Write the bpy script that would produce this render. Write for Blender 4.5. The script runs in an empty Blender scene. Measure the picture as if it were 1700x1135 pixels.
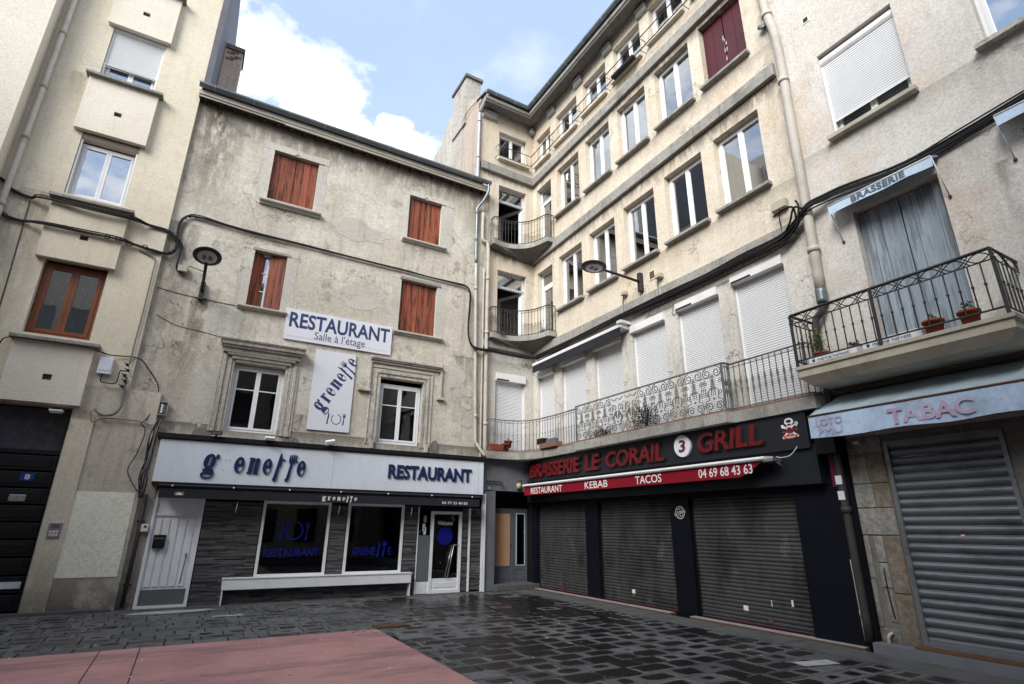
import bpy, bmesh, math, random
from mathutils import Matrix, Vector
R = math.radians
rnd = random.Random(7)
SC = bpy.context.scene
COL = SC.collection

# ------------------------------------------------------------------ camera
cam_data = bpy.data.cameras.new('camera')
cam = bpy.data.objects.new('camera', cam_data); COL.objects.link(cam)
cam_data.sensor_fit = 'HORIZONTAL'; cam_data.sensor_width = 36.0; cam_data.lens = 19.118
cam_data.clip_start = 0.05; cam_data.clip_end = 2000
_r = Vector((0.8676856, -0.49703396, 0.00888456)); _u = Vector((-0.1681304, -0.27659696, 0.94616399)); _f = Vector((0.46781819, 0.82246663, 0.32356572))
m3 = Matrix((_r, _u, -_f)).transposed()
cam.matrix_world = Matrix.Translation((0, 0, 1.6)) @ m3.to_4x4()
SC.camera = cam

# ------------------------------------------------------------------ view
SC.view_settings.view_transform = 'Standard'; SC.view_settings.look = 'None'
SC.view_settings.gamma = 1.0; SC.view_settings.use_curve_mapping = False
SC.view_settings.exposure = EXPOSURE = 0.74

# ------------------------------------------------------------------ world
SUN_EL, SUN_AZ = R(33), R(236)     # azimuth clockwise from +Y
W = bpy.data.worlds.new('World'); SC.world = W; W.use_nodes = True
wt = W.node_tree; wt.nodes.clear()
def wn(t, **k):
    n = wt.nodes.new(t)
    for a, b in k.items(): setattr(n, a, b)
    return n
sky = wn('ShaderNodeTexSky', sky_type='NISHITA', sun_disc=False, sun_elevation=SUN_EL, sun_rotation=SUN_AZ, air_density=1.0, dust_density=0.6, ozone_density=1.4)
bg = wn('ShaderNodeBackground'); bg.inputs['Strength'].default_value = 0.135
bgc = wn('ShaderNodeBackground'); bgc.inputs['Strength'].default_value = 0.175
bgc.inputs['Color'].default_value = (6.6, 6.75, 7.0, 1)  # overridden by the shading noise below
tc = wn('ShaderNodeTexCoord'); sep = wn('ShaderNodeSeparateXYZ'); wt.links.new(tc.outputs['Generated'], sep.inputs[0])
def wm(op, a, b=None, c=None, clamp=False):
    n = wn('ShaderNodeMath', operation=op); n.use_clamp = clamp
    for i, v in enumerate((a, b, c)):
        if v is None: continue
        if isinstance(v, (int, float)): n.inputs[i].default_value = v
        else: wt.links.new(v, n.inputs[i])
    return n.outputs[0]
zc = wm('MAXIMUM', sep.outputs['Z'], 0.06)
px, py = wm('DIVIDE', sep.outputs['X'], zc), wm('DIVIDE', sep.outputs['Y'], zc)
comb = wn('ShaderNodeCombineXYZ'); wt.links.new(px, comb.inputs[0]); wt.links.new(py, comb.inputs[1])
def wnoise(scale, detail, rough, off=(0, 0, 0)):
    mp = wn('ShaderNodeVectorMath', operation='ADD'); wt.links.new(comb.outputs[0], mp.inputs[0]); mp.inputs[1].default_value = off
    n = wn('ShaderNodeTexNoise'); n.inputs['Scale'].default_value = scale; n.inputs['Detail'].default_value = detail; n.inputs['Roughness'].default_value = rough
    wt.links.new(mp.outputs[0], n.inputs['Vector']); return n.outputs['Fac']
def blob(cx, cy, r, s=1.0):
    dx = wm('SUBTRACT', px, cx); dy = wm('SUBTRACT', py, cy)
    d = wm('ADD', wm('MULTIPLY', dx, dx), wm('MULTIPLY', dy, dy))
    return wm('MULTIPLY', wm('EXPONENT', wm('DIVIDE', d, -(r * r))), s)
fld = blob(-0.02, 1.10, 0.15, 0.9)
for a in ((-0.09, 0.99, 0.09, .6), (0.13, 1.17, 0.12, .9), (0.22, 1.26, 0.12, .9), (0.30, 1.19, 0.07, .85), (0.38, 1.23, 0.075, .85), (-0.3, 1.1, 0.25, .9)):
    fld = wm('MAXIMUM', fld, blob(*a))
# the rest of the sky carries the same broken cloud
far = wnoise(0.75, 3, 0.5, (3.1, 1.7, 0))
dist = wm('ADD', wm('MULTIPLY', wm('SUBTRACT', px, .2), wm('SUBTRACT', px, .2)), wm('MULTIPLY', wm('SUBTRACT', py, 1.0), wm('SUBTRACT', py, 1.0)))
outm = wm('MULTIPLY', wm('SUBTRACT', dist, 0.35), 2.5, clamp=True)
fld = wm('MAXIMUM', fld, wm('MULTIPLY', wm('MULTIPLY', wm('SUBTRACT', far, 0.36), 3.2, clamp=True), outm))
det = wnoise(5.5, 9, 0.62)
fld2 = wm('ADD', fld, wm('MULTIPLY', wm('SUBTRACT', det, 0.5), 1.55))
cov = wm('MULTIPLY', wm('SUBTRACT', fld2, 0.30), 3.4, clamp=True)
wisp = wm('MULTIPLY', wm('SUBTRACT', wnoise(4.2, 6, 0.55, (7.7, 2.2, 0)), 0.52), 2.2, clamp=True)
cov = wm('MAXIMUM', wm('ADD', cov, 0.05), wm('MULTIPLY', wisp, 0.55))
# horizon thickens into pale cloud
hz = wm('MULTIPLY', wm('SUBTRACT', 0.32, sep.outputs['Z']), 2.6, clamp=True)
cov = wm('MAXIMUM', cov, hz)
hsv = wn('ShaderNodeMixRGB', blend_type='MIX'); hsv.inputs['Fac'].default_value = 0.45
wt.links.new(sky.outputs[0], hsv.inputs['Color1']); hsv.inputs['Color2'].default_value = (4.2, 5.35, 7.3, 1)
wt.links.new(hsv.outputs[0], bg.inputs['Color'])
mx = wn('ShaderNodeMixShader'); wt.links.new(cov, mx.inputs[0]); wt.links.new(bg.outputs[0], mx.inputs[1]); wt.links.new(bgc.outputs[0], mx.inputs[2])
cm = wn('ShaderNodeMixRGB'); wt.links.new(wm('MULTIPLY', wm('SUBTRACT', wnoise(3.4, 6, .55, (1.3, .4, 0)), .38), 3.0, clamp=True), cm.inputs[0]); cm.inputs[1].default_value = (4.0, 4.3, 4.8, 1); cm.inputs[2].default_value = (7.0, 7.1, 7.3, 1); wt.links.new(cm.outputs[0], bgc.inputs['Color'])
wo = wn('ShaderNodeOutputWorld'); wt.links.new(mx.outputs[0], wo.inputs['Surface'])

# ------------------------------------------------------------------ sun
sd = bpy.data.lights.new('sun', 'SUN'); sd.energy = 3.5; sd.angle = R(34); sd.color = (1.0, 0.97, 0.925)
so = bpy.data.objects.new('sun', sd); COL.objects.link(so)
_sd = Vector((math.sin(SUN_AZ) * math.cos(SUN_EL), math.cos(SUN_AZ) * math.cos(SUN_EL), math.sin(SUN_EL)))
so.rotation_euler = _sd.to_track_quat('Z', 'Y').to_euler(); so.location = (0, 0, 40)

# ------------------------------------------------------------------ node helpers
class NT:
    def __init__(s, name, rough=.8, spec=.3, metal=0.0):
        s.m = bpy.data.materials.new(name); s.m.use_nodes = True; s.t = s.m.node_tree
        s.b = s.t.nodes['Principled BSDF']
        s.b.inputs['Roughness'].default_value = rough; s.b.inputs['Metallic'].default_value = metal
        s.b.inputs['Specular IOR Level'].default_value = spec
        s.geo = None
    def n(s, t, **k):
        x = s.t.nodes.new(t)
        for a, b in k.items(): setattr(x, a, b)
        return x
    def put(s, v, sock):
        if isinstance(v, (int, float)): sock.default_value = v
        elif isinstance(v, tuple): sock.default_value = v if len(v) == len(sock.default_value) else tuple(v) + (1,)
        else: s.t.links.new(v, sock)
    def pos(s):
        if not s.geo: s.geo = s.n('ShaderNodeNewGeometry')
        return s.geo.outputs['Position']
    def xyz(s, i):
        if not hasattr(s, '_sep'):
            s._sep = s.n('ShaderNodeSeparateXYZ'); s.t.links.new(s.pos(), s._sep.inputs[0])
        return s._sep.outputs[i]
    def mul3(s, v, sc, off=(0, 0, 0)):
        x = s.n('ShaderNodeVectorMath', operation='MULTIPLY_ADD'); s.put(v, x.inputs[0]); x.inputs[1].default_value = sc; x.inputs[2].default_value = off
        return x.outputs[0]
    def noise(s, scale, detail=5, rough=.6, vec=None, dist=0.0):
        x = s.n('ShaderNodeTexNoise'); x.inputs['Scale'].default_value = scale; x.inputs['Detail'].default_value = detail
        x.inputs['Roughness'].default_value = rough; x.inputs['Distortion'].default_value = dist
        s.put(vec if vec is not None else s.pos(), x.inputs['Vector']); return x.outputs['Fac']
    def M(s, op, a, b=None, c=None, clamp=False):
        x = s.n('ShaderNodeMath', operation=op); x.use_clamp = clamp
        for i, v in enumerate((a, b, c)):
            if v is not None: s.put(v, x.inputs[i])
        return x.outputs[0]
    def sm(s, v, lo, hi):     # smooth step lo..hi -> 0..1
        x = s.n('ShaderNodeMapRange', interpolation_type='SMOOTHSTEP'); s.put(v, x.inputs['Value'])
        x.inputs['From Min'].default_value = lo; x.inputs['From Max'].default_value = hi; return x.outputs[0]
    def mix(s, f, a, b, blend='MIX'):
        x = s.n('ShaderNodeMixRGB', blend_type=blend); s.put(f, x.inputs[0]); s.put(a, x.inputs[1]); s.put(b, x.inputs[2]); return x.outputs[0]
    def bump(s, h, strength=.3, dist=.02):
        x = s.n('ShaderNodeBump'); x.inputs['Strength'].default_value = strength; x.inputs['Distance'].default_value = dist
        s.put(h, x.inputs['Height']); s.t.links.new(x.outputs[0], s.b.inputs['Normal'])
    def col(s, c): s.put(c, s.b.inputs['Base Color']); return s
    def rough(s, v): s.put(v, s.b.inputs['Roughness']); return s

def stucco(name, base, dark, light, streak=.5, blotch=.5, bscale=28, bump=.35, bands=(), drips=(), axis=0, warm=None, low=None, cracks=.5, mott=.3):
    N = NT(name, .9, .15); off = rnd.uniform(0, 50)
    p = N.mul3(N.pos(), (1, 1, 1), (off, off * .7, off * .3))
    c = N.mix(N.M('MULTIPLY', N.sm(N.noise(.55, 7, .62, p), .42, .66), .7), base, light)
    if warm: c = N.mix(N.M('MULTIPLY', N.sm(N.noise(.9, 7, .65, N.mul3(p, (1, 1, 1), (9, 3, 1))), .50, .66), .7), c, warm)
    st = N.noise(1.0, 8, .62, N.mul3(p, (4.2, 4.2, .42)))
    c = N.mix(N.M('MULTIPLY', N.sm(st, .50, .72), streak), c, dark)
    c = N.mix(N.M('MULTIPLY', N.sm(N.noise(1.7, 9, .68, N.mul3(p, (1, 1, 1), (3, 8, 5))), .54, .70), blotch), c, dark)
    c = N.mix(N.M('MULTIPLY', N.sm(N.noise(11, 6, .7, p), .38, .68), mott), c, dark)
    fine = N.noise(4.5, 8, .66, N.mul3(p, (1.5, 1.5, .42)), .3)
    tot = None
    for (zb, ln, stg) in bands:
        g = N.M('SUBTRACT', 1.0, N.M('DIVIDE', N.M('SUBTRACT', zb, N.xyz(2)), ln), clamp=True)
        g = N.M('MULTIPLY', g, N.M('LESS_THAN', N.xyz(2), zb + .02))
        g = N.M('MULTIPLY', N.M('MULTIPLY', g, N.sm(N.M('ADD', fine, N.M('MULTIPLY', g, .34)), .44, .78)), stg)
        tot = g if tot is None else N.M('MAXIMUM', tot, g)
    for (u, zt, hw, ln, stg) in drips:
        du = N.M('ABSOLUTE', N.M('SUBTRACT', N.M('ADD', N.xyz(axis), N.M('MULTIPLY', N.M('SUBTRACT', st, .5), .35)), u))
        a = N.M('SUBTRACT', 1.0, N.M('DIVIDE', du, hw), clamp=True)
        b = N.M('SUBTRACT', 1.0, N.M('DIVIDE', N.M('SUBTRACT', zt, N.xyz(2)), ln), clamp=True)
        b = N.M('MULTIPLY', b, N.M('LESS_THAN', N.xyz(2), zt))
        g = N.M('MULTIPLY', N.M('MULTIPLY', N.M('SQRT', a), b), N.M('MULTIPLY', N.sm(fine, .30, .60), stg))
        tot = g if tot is None else N.M('MAXIMUM', tot, g)
    if low:   # grime rising from the pavement
        g = N.M('MULTIPLY', N.M('SUBTRACT', 1.0, N.M('DIVIDE', N.xyz(2), low[0]), clamp=True), low[1])
        g = N.M('MULTIPLY', g, N.sm(N.noise(2.2, 7, .65, p), .30, .55))
        tot = g if tot is None else N.M('MAXIMUM', tot, g)
    if tot is not None: c = N.mix(tot, c, tuple(x * .55 for x in dark))
    vo = N.n('ShaderNodeTexVoronoi', feature='DISTANCE_TO_EDGE'); vo.inputs['Scale'].default_value = .75
    wv = N.n('ShaderNodeVectorMath', operation='ADD'); N.put(p, wv.inputs[0])
    no = N.n('ShaderNodeTexNoise'); no.inputs['Scale'].default_value = 2.2; no.inputs['Detail'].default_value = 6; N.put(p, no.inputs['Vector'])
    N.t.links.new(N.mul3(no.outputs['Color'], (1.1, 1.1, 1.1)), wv.inputs[1]); N.t.links.new(wv.outputs[0], vo.inputs['Vector'])
    ck = N.M('MULTIPLY', N.M('LESS_THAN', vo.outputs['Distance'], .0075), N.sm(N.noise(.8, 3, .5, p), .48, .6))
    c = N.mix(N.M('MULTIPLY', ck, cracks), c, tuple(x * .4 for x in dark))
    spk = N.noise(bscale * 1.3, 4, .7, p)
    c = N.mix(1.0, c, N.mix(N.sm(spk, .25, .7), (.78, .78, .78), (1.1, 1.1, 1.1)), 'MULTIPLY')
    N.col(c)
    h = N.M('ADD', N.M('MULTIPLY', N.noise(bscale, 6, .65, p), .6), N.M('MULTIPLY', N.noise(3.2, 6, .6, p), .7))
    N.bump(N.M('SUBTRACT', h, N.M('MULTIPLY', ck, .5)), bump, .03)
    return N.m

def plain(name, c, rough=.6, spec=.4, metal=0, var=.25, scale=3.0, dark=None, bump=.0, bscale=40, stretch=(1, 1, 1)):
    N = NT(name, rough, spec, metal); off = rnd.uniform(0, 30)
    p = N.mul3(N.pos(), stretch, (off, off, off))
    d = dark or tuple(x * .45 for x in c)
    f = N.M('MULTIPLY', N.sm(N.noise(scale, 7, .65, p), .42, .70), var)
    k = N.mix(f, c, d); N.col(N.mix(N.M('MULTIPLY', N.sm(N.noise(scale * 9, 4, .7, p), .45, .75), var * .6), k, d))
    N.rough(N.M('ADD', N.M('MULTIPLY', N.noise(scale * 3, 4, .6, p), .2), rough - .1))
    if bump: N.bump(N.noise(bscale, 5, .6, p), bump, .01)
    return N.m

MAT = {}
def streaks(a, b=None, **k): return a
MAT['stucco_grey'] = stucco('grey_beige_roughcast', (.53, .49, .415), (.15, .13, .10), (.73, .69, .61), .36, .55, 26, .6,
    bands=[(12.35, 1.35, .95), (3.75, .5, .7)],
    drips=[(-1.0, 12.2, .75, 3.6, 1.1), (-1.25, 8.6, .45, 5.2, .8), (-.55, 6.75, .18, 2.5, 1.1), (-.75, 5.6, .3, 2.1, .6), (1.0, 9.75, .8, .8, .4), (2.3, 12.1, .5, 1.0, .9), (4.0, 12.1, 1.6, .8, .8), (6.6, 12.1, .45, 2.0, .8), (6.55, 6.4, .45, 2.7, .7), (2.1, 4.2, .22, .7, .8), (4.9, 9.6, .7, .7, .4), (3.1, 12.1, .9, 2.0, .35)], mott=.22)
MAT['stucco_patch'] = stucco('paler_render_patch', (.50, .475, .42), (.22, .20, .17), (.58, .555, .50), .25, .25, 30, .4, mott=.2)
MAT['stucco_cream'] = stucco('cream_render', (.66, .60, .47), (.29, .24, .175), (.72, .66, .53), .18, .20, 34, .2,
    drips=[(-3.85, 11.8, .3, 1.5, .5), (-3.9, 8.5, .35, 4.3, .55), (-2.3, 8.4, .2, 1.3, .35), (-3.05, 15, .3, 2, .2), (-4.3, 8.4, .5, 5, .55)], low=(1.1, .8), cracks=.12, mott=.12)
MAT['stucco_soot'] = stucco('sooty_lower_render', (.54, .485, .41), (.21, .18, .15), (.62, .57, .49), .45, .5, 30, .5, low=(1.3, .9), mott=.25, cracks=.3)
MAT['stucco_pale'] = stucco('pale_paint_patch', (.82, .80, .67), (.6, .57, .47), (.84, .82, .71), .1, .1, 20, .1, cracks=.2, mott=.05)
MAT['stucco_white'] = stucco('off_white_render', (.70, .65, .55), (.36, .32, .26), (.74, .69, .60), .12, .12, 30, .2, mott=.06, cracks=.1)
MAT['stucco_peach'] = stucco('ochre_cream_render', (.60, .535, .43), (.25, .21, .165), (.66, .605, .505), .26, .22, 24, .45,
    bands=[(13.36, .6, 1.3), (10.32, .65, 1.3), (16.0, .5, .6), (7.0, .4, .8), (11.15, .5, .4), (7.88, .5, .4)], warm=(.60, .48, .35), mott=.14,
    drips=[(4.95, 12, .35, 7, .4)], axis=1)
MAT['stucco_first'] = stucco('whitish_first_floor_render', (.56, .54, .485), (.24, .215, .18), (.64, .62, .57), .3, .3, 24, .6, bands=[(6.85, .5, .6)], mott=.2, cracks=.8)
MAT['stucco_tobacco'] = stucco('whitish_beige_render', (.575, .55, .505), (.31, .28, .24), (.67, .645, .605), .2, .26, 22, .4, bands=[(8.1, .5, .35), (6.9, .6, .3)], warm=(.56, .46, .36), mott=.14, cracks=.35, drips=[(2.1, 6.4, .12, 1.5, .7), (2.0, 8.1, .3, .8, .5)], axis=1)
MAT['party'] = stucco('rendered_party_wall', (.43, .405, .365), (.20, .18, .155), (.54, .52, .47), .6, .6, 10, .5)
MAT['party_pink'] = stucco('pinkish_party_wall', (.46, .385, .32), (.26, .21, .18), (.52, .44, .37), .4, .3, 10, .4)
MAT['concrete'] = stucco('grey_concrete_band', (.30, .29, .265), (.11, .105, .095), (.42, .41, .38), .5, .45, 30, .6, mott=.35, cracks=.2)
MAT['concrete_dark'] = stucco('dark_weathered_concrete', (.15, .145, .135), (.06, .055, .05), (.24, .23, .21), .5, .45, 30, .5, mott=.35, cracks=.2)
MAT['stone'] = stucco('weathered_limestone', (.47, .445, .39), (.15, .13, .105), (.58, .555, .50), .45, .5, 22, .7, mott=.4)
MAT['stone_warm'] = stucco('brown_sandstone', (.25, .205, .16), (.11, .09, .07), (.36, .32, .275), .4, .7, 14, .9, mott=.6, low=(.9, .7), cracks=.1)
MAT['stone_pier'] = stucco('grey_pier_stone', (.34, .325, .295), (.11, .10, .085), (.48, .46, .42), .45, .7, 14, .9, mott=.55, low=(.9, .8), cracks=.1)
MAT['mortar'] = stucco('grey_mortar', (.21, .20, .18), (.08, .075, .065), (.22, .21, .19), .3, .4, 30, .7)
MAT['pvc'] = plain('white_window_frame', (.74, .75, .76), .35, .5, var=.12)
MAT['white_slat'] = plain('white_roller_slat', (.68, .69, .70), .45, .4, var=.18, scale=1.2, stretch=(1, 1, .5), dark=(.5, .5, .49))
MAT['white_box'] = plain('white_shutter_housing', (.72, .72, .71), .45, .4, var=.25)
MAT['white_paint'] = plain('worn_white_paint', (.76, .78, .80), .5, .4, var=.25, dark=(.42, .42, .42))
MAT['fascia'] = plain('pale_grey_sign_panel', (.66, .71, .78),   .4, .4, var=.3, scale=1.1, dark=(.44, .46, .50), stretch=(1, 1, .35))
MAT['navy'] = plain('navy_letter', (.010, .022, .085), .4, .4, var=.1)
MAT['navy_print'] = plain('navy_print', (.03, .05, .13), .5, .3, var=.1)
MAT['blue_print'] = plain('blue_window_lettering', (.006, .010, .20), .5, .2, var=.2)
MAT['panel_white'] = plain('white_sign_board', (.66, .67, .72), .4, .4, var=.06)
MAT['white_print'] = plain('white_print', (.72, .72, .72), .6, .2, var=.05)
MAT['black'] = plain('black_paint', (.007, .007, .008), .5, .35, var=.2)
MAT['black_metal'] = plain('black_ironwork', (.022, .022, .024), .5, .4, var=.3, dark=(.05, .04, .03))
MAT['grey_iron'] = plain('weathered_grey_iron', (.15, .15, .15), .6, .35, var=.5, dark=(.03, .025, .022))
MAT['cloth_black'] = plain('charcoal_awning_cloth', (.028, .029, .036), .85, .1, var=.3)
MAT['dark_sign'] = plain('anthracite_sign_panel', (.011, .014, .019), .45, .35, var=.15)
MAT['navy_wall'] = plain('dark_navy_painted_wall', (.004, .005, .010), .55, .18, var=.25, scale=1.5)
MAT['red'] = plain('red_acrylic_letter', (.125, .005, .008), .3, .5, var=.15)
MAT['red_cloth'] = plain('red_awning_cloth', (.22, .010, .022), .85, .1, var=.2)
MAT['red_edge'] = plain('dark_red_edge', (.14, .01, .03), .6, .3, var=.3)
MAT['zinc'] = plain('zinc_gutter', (.20, .235, .25), .4, .5, .6, var=.4, dark=(.07, .075, .08))
MAT['zinc_light'] = plain('pale_zinc_pipe', (.40, .42, .44), .45, .5, .3, var=.3)
MAT['pipe_beige'] = plain('beige_painted_pipe', (.46, .43, .38), .6, .3, var=.4, dark=(.22, .19, .16))
MAT['pipe_cream'] = plain('cream_painted_pipe', (.52, .44, .36), .6, .3, var=.3)
MAT['pipe_dark'] = plain('dark_cast_iron_pipe', (.05, .046, .045), .6, .3, var=.4)
MAT['cable'] = plain('black_cable', (.013, .013, .014), .7, .2, var=.2)
MAT['cable_grey'] = plain('grey_cable', (.20, .19, .175), .7, .2, var=.3)
MAT['eave_wood'] = plain('weathered_eave_board', (.50, .46, .40), .8, .2, var=.55, dark=(.14, .11, .085), stretch=(.35, 6, 6), scale=2, bump=.3)
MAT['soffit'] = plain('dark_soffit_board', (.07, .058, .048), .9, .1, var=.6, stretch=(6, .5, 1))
MAT['brick_red'] = plain('old_red_brick', (.20, .11, .08), .85, .15, var=.5, dark=(.16, .12, .10))
MAT['brown_frame'] = plain('varnished_brown_frame', (.20, .062, .022), .4, .45, var=.4, stretch=(2, 2, .4))
MAT['maroon'] = plain('peeling_maroon_paint', (.065, .005, .010), .45, .4, var=.3)
MAT['grey_door'] = plain('blue_grey_paint', (.115, .125, .145), .5, .35, var=.2)
MAT['grey_panel'] = plain('mid_grey_panel', (.12, .125, .13), .6, .3, var=.2)
MAT['pier_grey'] = plain('grey_painted_pier', (.15, .16, .18), .6, .3, var=.4, scale=1.2, dark=(.09, .09, .095), stretch=(2, 2, .5))
MAT['ply'] = plain('raw_plywood', (.52, .30, .17), .75, .2, var=.25, stretch=(4, 4, .6), dark=(.38, .2, .11))
MAT['slate_wall'] = plain('slate_strip', (.105, .105, .11), .8, .25, var=.6, scale=5, dark=(.045, .045, .048), bump=.6, bscale=60, stretch=(1, 1, 6))
MAT['slate_dark'] = plain('dark_slate_strip', (.055, .055, .06), .8, .25, var=.6, scale=5, dark=(.025, .025, .027), bump=.6, bscale=60, stretch=(1, 1, 6))
MAT['slate_mid'] = plain('brownish_slate_strip', (.14, .135, .13), .8, .25, var=.6, scale=5, dark=(.06, .058, .055), bump=.6, bscale=60, stretch=(1, 1, 6))
MAT['slate_light'] = plain('paler_slate_strip', (.20, .19, .17), .8, .25, var=.5, scale=5, bump=.5)
MAT['roof_slate'] = plain('grey_roof_slate', (.12, .12, .135), .6, .3, var=.4, scale=2)
MAT['terracotta'] = plain('terracotta', (.24, .060, .032), .8, .2, var=.3)
MAT['leaf'] = plain('dull_green_leaf', (.07, .10, .03), .6, .3, var=.4)
MAT['leaf_dark'] = plain('dark_withered_leaf', (.022, .024, .016), .8, .1, var=.4)
MAT['yellow'] = plain('yellow_flower', (.5, .36, .02), .7, .2, var=.1)
MAT['tan_box'] = plain('tan_plastic_box', (.40, .37, .29), .6, .3, var=.3)
MAT['tobacco_cloth'] = plain('faded_blue_awning_cloth', (.36, .45, .50), .85, .1, var=.5, scale=1.3, dark=(.20, .245, .28), bump=.4, bscale=7)
MAT['tobacco_valance'] = plain('faded_blue_valance', (.44, .56, .72), .85, .1, var=.8, scale=2.2, dark=(.26, .33, .42), bump=.3, bscale=8)
MAT['blind_cloth'] = plain('pale_blue_blind_cloth', (.50, .63, .76), .8, .1, var=.35, scale=2, bump=.3, bscale=8)
MAT['pink_print'] = plain('faded_pink_lettering', (.44, .27, .38), .85, .1, var=.9, dark=(.42, .47, .60), scale=3.5)
MAT['grey_print'] = plain('faded_grey_lettering', (.13, .15, .18), .85, .1, var=.3)
MAT['tray'] = plain('white_polystyrene', (.66, .67, .68), .7, .2, var=.15)
MAT['threshold'] = plain('pale_mosaic_tile', (.34, .34, .34), .5, .4, var=.3)
MAT['pale_stone'] = plain('cream_balcony_stone', (.44, .405, .33), .8, .2, var=.5, scale=2.0, dark=(.22, .19, .15), bump=.2)
MAT['interior'] = plain('dim_room_plaster', (.30, .29, .27), .9, .1, var=.2)
MAT['interior_dark'] = plain('dark_shop_interior', (.02, .02, .022), .9, .1, var=.2)
MAT['curtain_or_strip'] = plain('grey_blue_curtain', (.20, .215, .24), .9, .1, var=.3, stretch=(10, 10, .2))
MAT['pane_strip'] = plain('grey_green_pane_strip', (.36, .38, .36), .9, .1, var=.35, scale=1.5, stretch=(3, 3, .5))  # pale reflected strip of the left panes, put into a sheet's colour
MAT['frost'] = plain('frosted_dark_glass', (.035, .038, .048), .4, .5, var=.8, scale=9, dark=(.075, .078, .09), bump=.5, bscale=60)
MAT['blue_plate'] = plain('blue_enamel', (.012, .05, .24), .3, .5, var=.05)
MAT['tape_blue'] = plain('blue_protective_tape', (.20, .33, .55), .4, .4, var=.1)
MAT['lens'] = plain('clear_lamp_lens', (.50, .50, .50), .2, .6, var=.2)
MAT['chrome'] = plain('brushed_steel', (.45, .45, .46), .3, .5, .8, var=.1)
MAT['orange_print'] = plain('coral_print', (.55, .13, .07), .6, .2, var=.1)
MAT['meat'] = plain('dark_red_print', (.20, .02, .02), .6, .2, var=.1)
MAT['lamp_yellow'] = plain('old_yellow_glass', (.42, .36, .16), .4, .5, var=.3)
MAT['rust'] = plain('rusty_metal', (.13, .07, .04), .8, .2, var=.5, dark=(.05, .04, .03))
MAT['far_wall'] = stucco('opposite_render', (.36, .33, .28), (.2, .17, .14), (.42, .40, .35), .3, .3, 10, .2)
MAT['far_glass'] = plain('far_window', (.02, .025, .03), .15, .6, var=.1)

def shutter_grey():
    N = NT('dirty_grey_steel_slat', .48, .45, .35)
    p = N.pos()
    c = N.mix(N.M('MULTIPLY', N.sm(N.noise(1.5, 8, .68, N.mul3(p, (1, 1.2, .5))), .42, .66), .75), (.075, .076, .076), (.018, .018, .019))
    c = N.mix(N.M('MULTIPLY', N.sm(N.noise(2.4, 8, .7, N.mul3(p, (1, .9, .5), (4, 2, 7))), .57, .68), .6), c, (.17, .175, .18))
    c = N.mix(N.M('MULTIPLY', N.sm(N.noise(30, 4, .7, N.mul3(p, (1, .15, 1))), .5, .8), .35), c, (.05, .05, .052))
    N.col(c); N.rough(N.M('ADD', .38, N.M('MULTIPLY', N.noise(4, 5, .6), .3))); return N.m
MAT['steel_slat'] = shutter_grey()
def tobacco_slat():
    N = NT('galvanised_corrugated_slat', .42, .45, .5); p = N.pos()
    c = N.mix(N.M('MULTIPLY', N.sm(N.noise(2, 8, .68, N.mul3(p, (1, .7, 2))), .45, .7), .7), (.21, .23, .245), (.075, .08, .085))
    c = N.mix(N.M('MULTIPLY', N.sm(N.noise(9, 6, .7, N.mul3(p, (1, .2, 1.5))), .55, .75), .5), c, (.10, .095, .09))
    N.col(c); return N.m
MAT['galv_slat'] = tobacco_slat()

def wood(name, a, b, cdark, band=3.0, gl=.6):
    N = NT(name, gl, .3); p = N.pos()
    oi = N.n('ShaderNodeObjectInfo')
    q = N.n('ShaderNodeVectorMath', operation='ADD'); N.put(N.mul3(p, (22, 22, 1.1)), q.inputs[0]); cx = N.n('ShaderNodeCombineXYZ')
    N.put(N.M('MULTIPLY', oi.outputs['Random'], 40), cx.inputs[0]); N.t.links.new(cx.outputs[0], q.inputs[1])
    g = N.noise(1, 7, .65, q.outputs[0])
    c = N.mix(N.sm(g, .3, .7), a, b)
    c = N.mix(N.M('MULTIPLY', oi.outputs['Random'], .35), c, cdark)
    g2 = N.noise(1, 6, .7, N.mul3(q.outputs[0], (.45, .45, .8), (5, 5, 2)))
    c = N.mix(N.M('MULTIPLY', N.sm(g2, .46, .60), .9), c, cdark)
    N.col(c); N.bump(g, .3, .004); return N.m
MAT['shutter_wood'] = wood('red_brown_shutter_wood', (.235, .060, .027), (.31, .095, .048), (.045, .016, .012))
MAT['blue_wood'] = wood('faded_blue_grey_shutter_wood', (.27, .325, .375), (.34, .395, .44), (.15, .17, .19), gl=.7)

def glass(name, tint=(.66, .70, .72), base=.31):
    N = NT(name); N.t.nodes.remove(N.b)
    tr = N.n('ShaderNodeBsdfTransparent'); tr.inputs[0].default_value = (*tint, 1)
    gl = N.n('ShaderNodeBsdfGlossy'); gl.inputs['Roughness'].default_value = .015; gl.inputs['Color'].default_value = (.95, .97, 1, 1)
    fr = N.n('ShaderNodeFresnel'); fr.inputs['IOR'].default_value = 1.52
    bp = N.n('ShaderNodeBump'); bp.inputs['Strength'].default_value = .04; bp.inputs['Distance'].default_value = .05
    N.put(N.noise(1.3, 2, .5), bp.inputs['Height']); N.t.links.new(bp.outputs[0], gl.inputs['Normal'])
    f = N.M('ADD', N.M('MULTIPLY', fr.outputs[0], 1.35), base, clamp=True)
    mx = N.n('ShaderNodeMixShader'); N.put(f, mx.inputs[0]); N.t.links.new(tr.outputs[0], mx.inputs[1]); N.t.links.new(gl.outputs[0], mx.inputs[2])
    N.t.links.new(mx.outputs[0], N.t.nodes['Material Output'].inputs[0]); return N.m
MAT['glass'] = glass('window_glass')
MAT['glass_shop'] = glass('tinted_shop_glass', (.30, .31, .33), .02)

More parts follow.
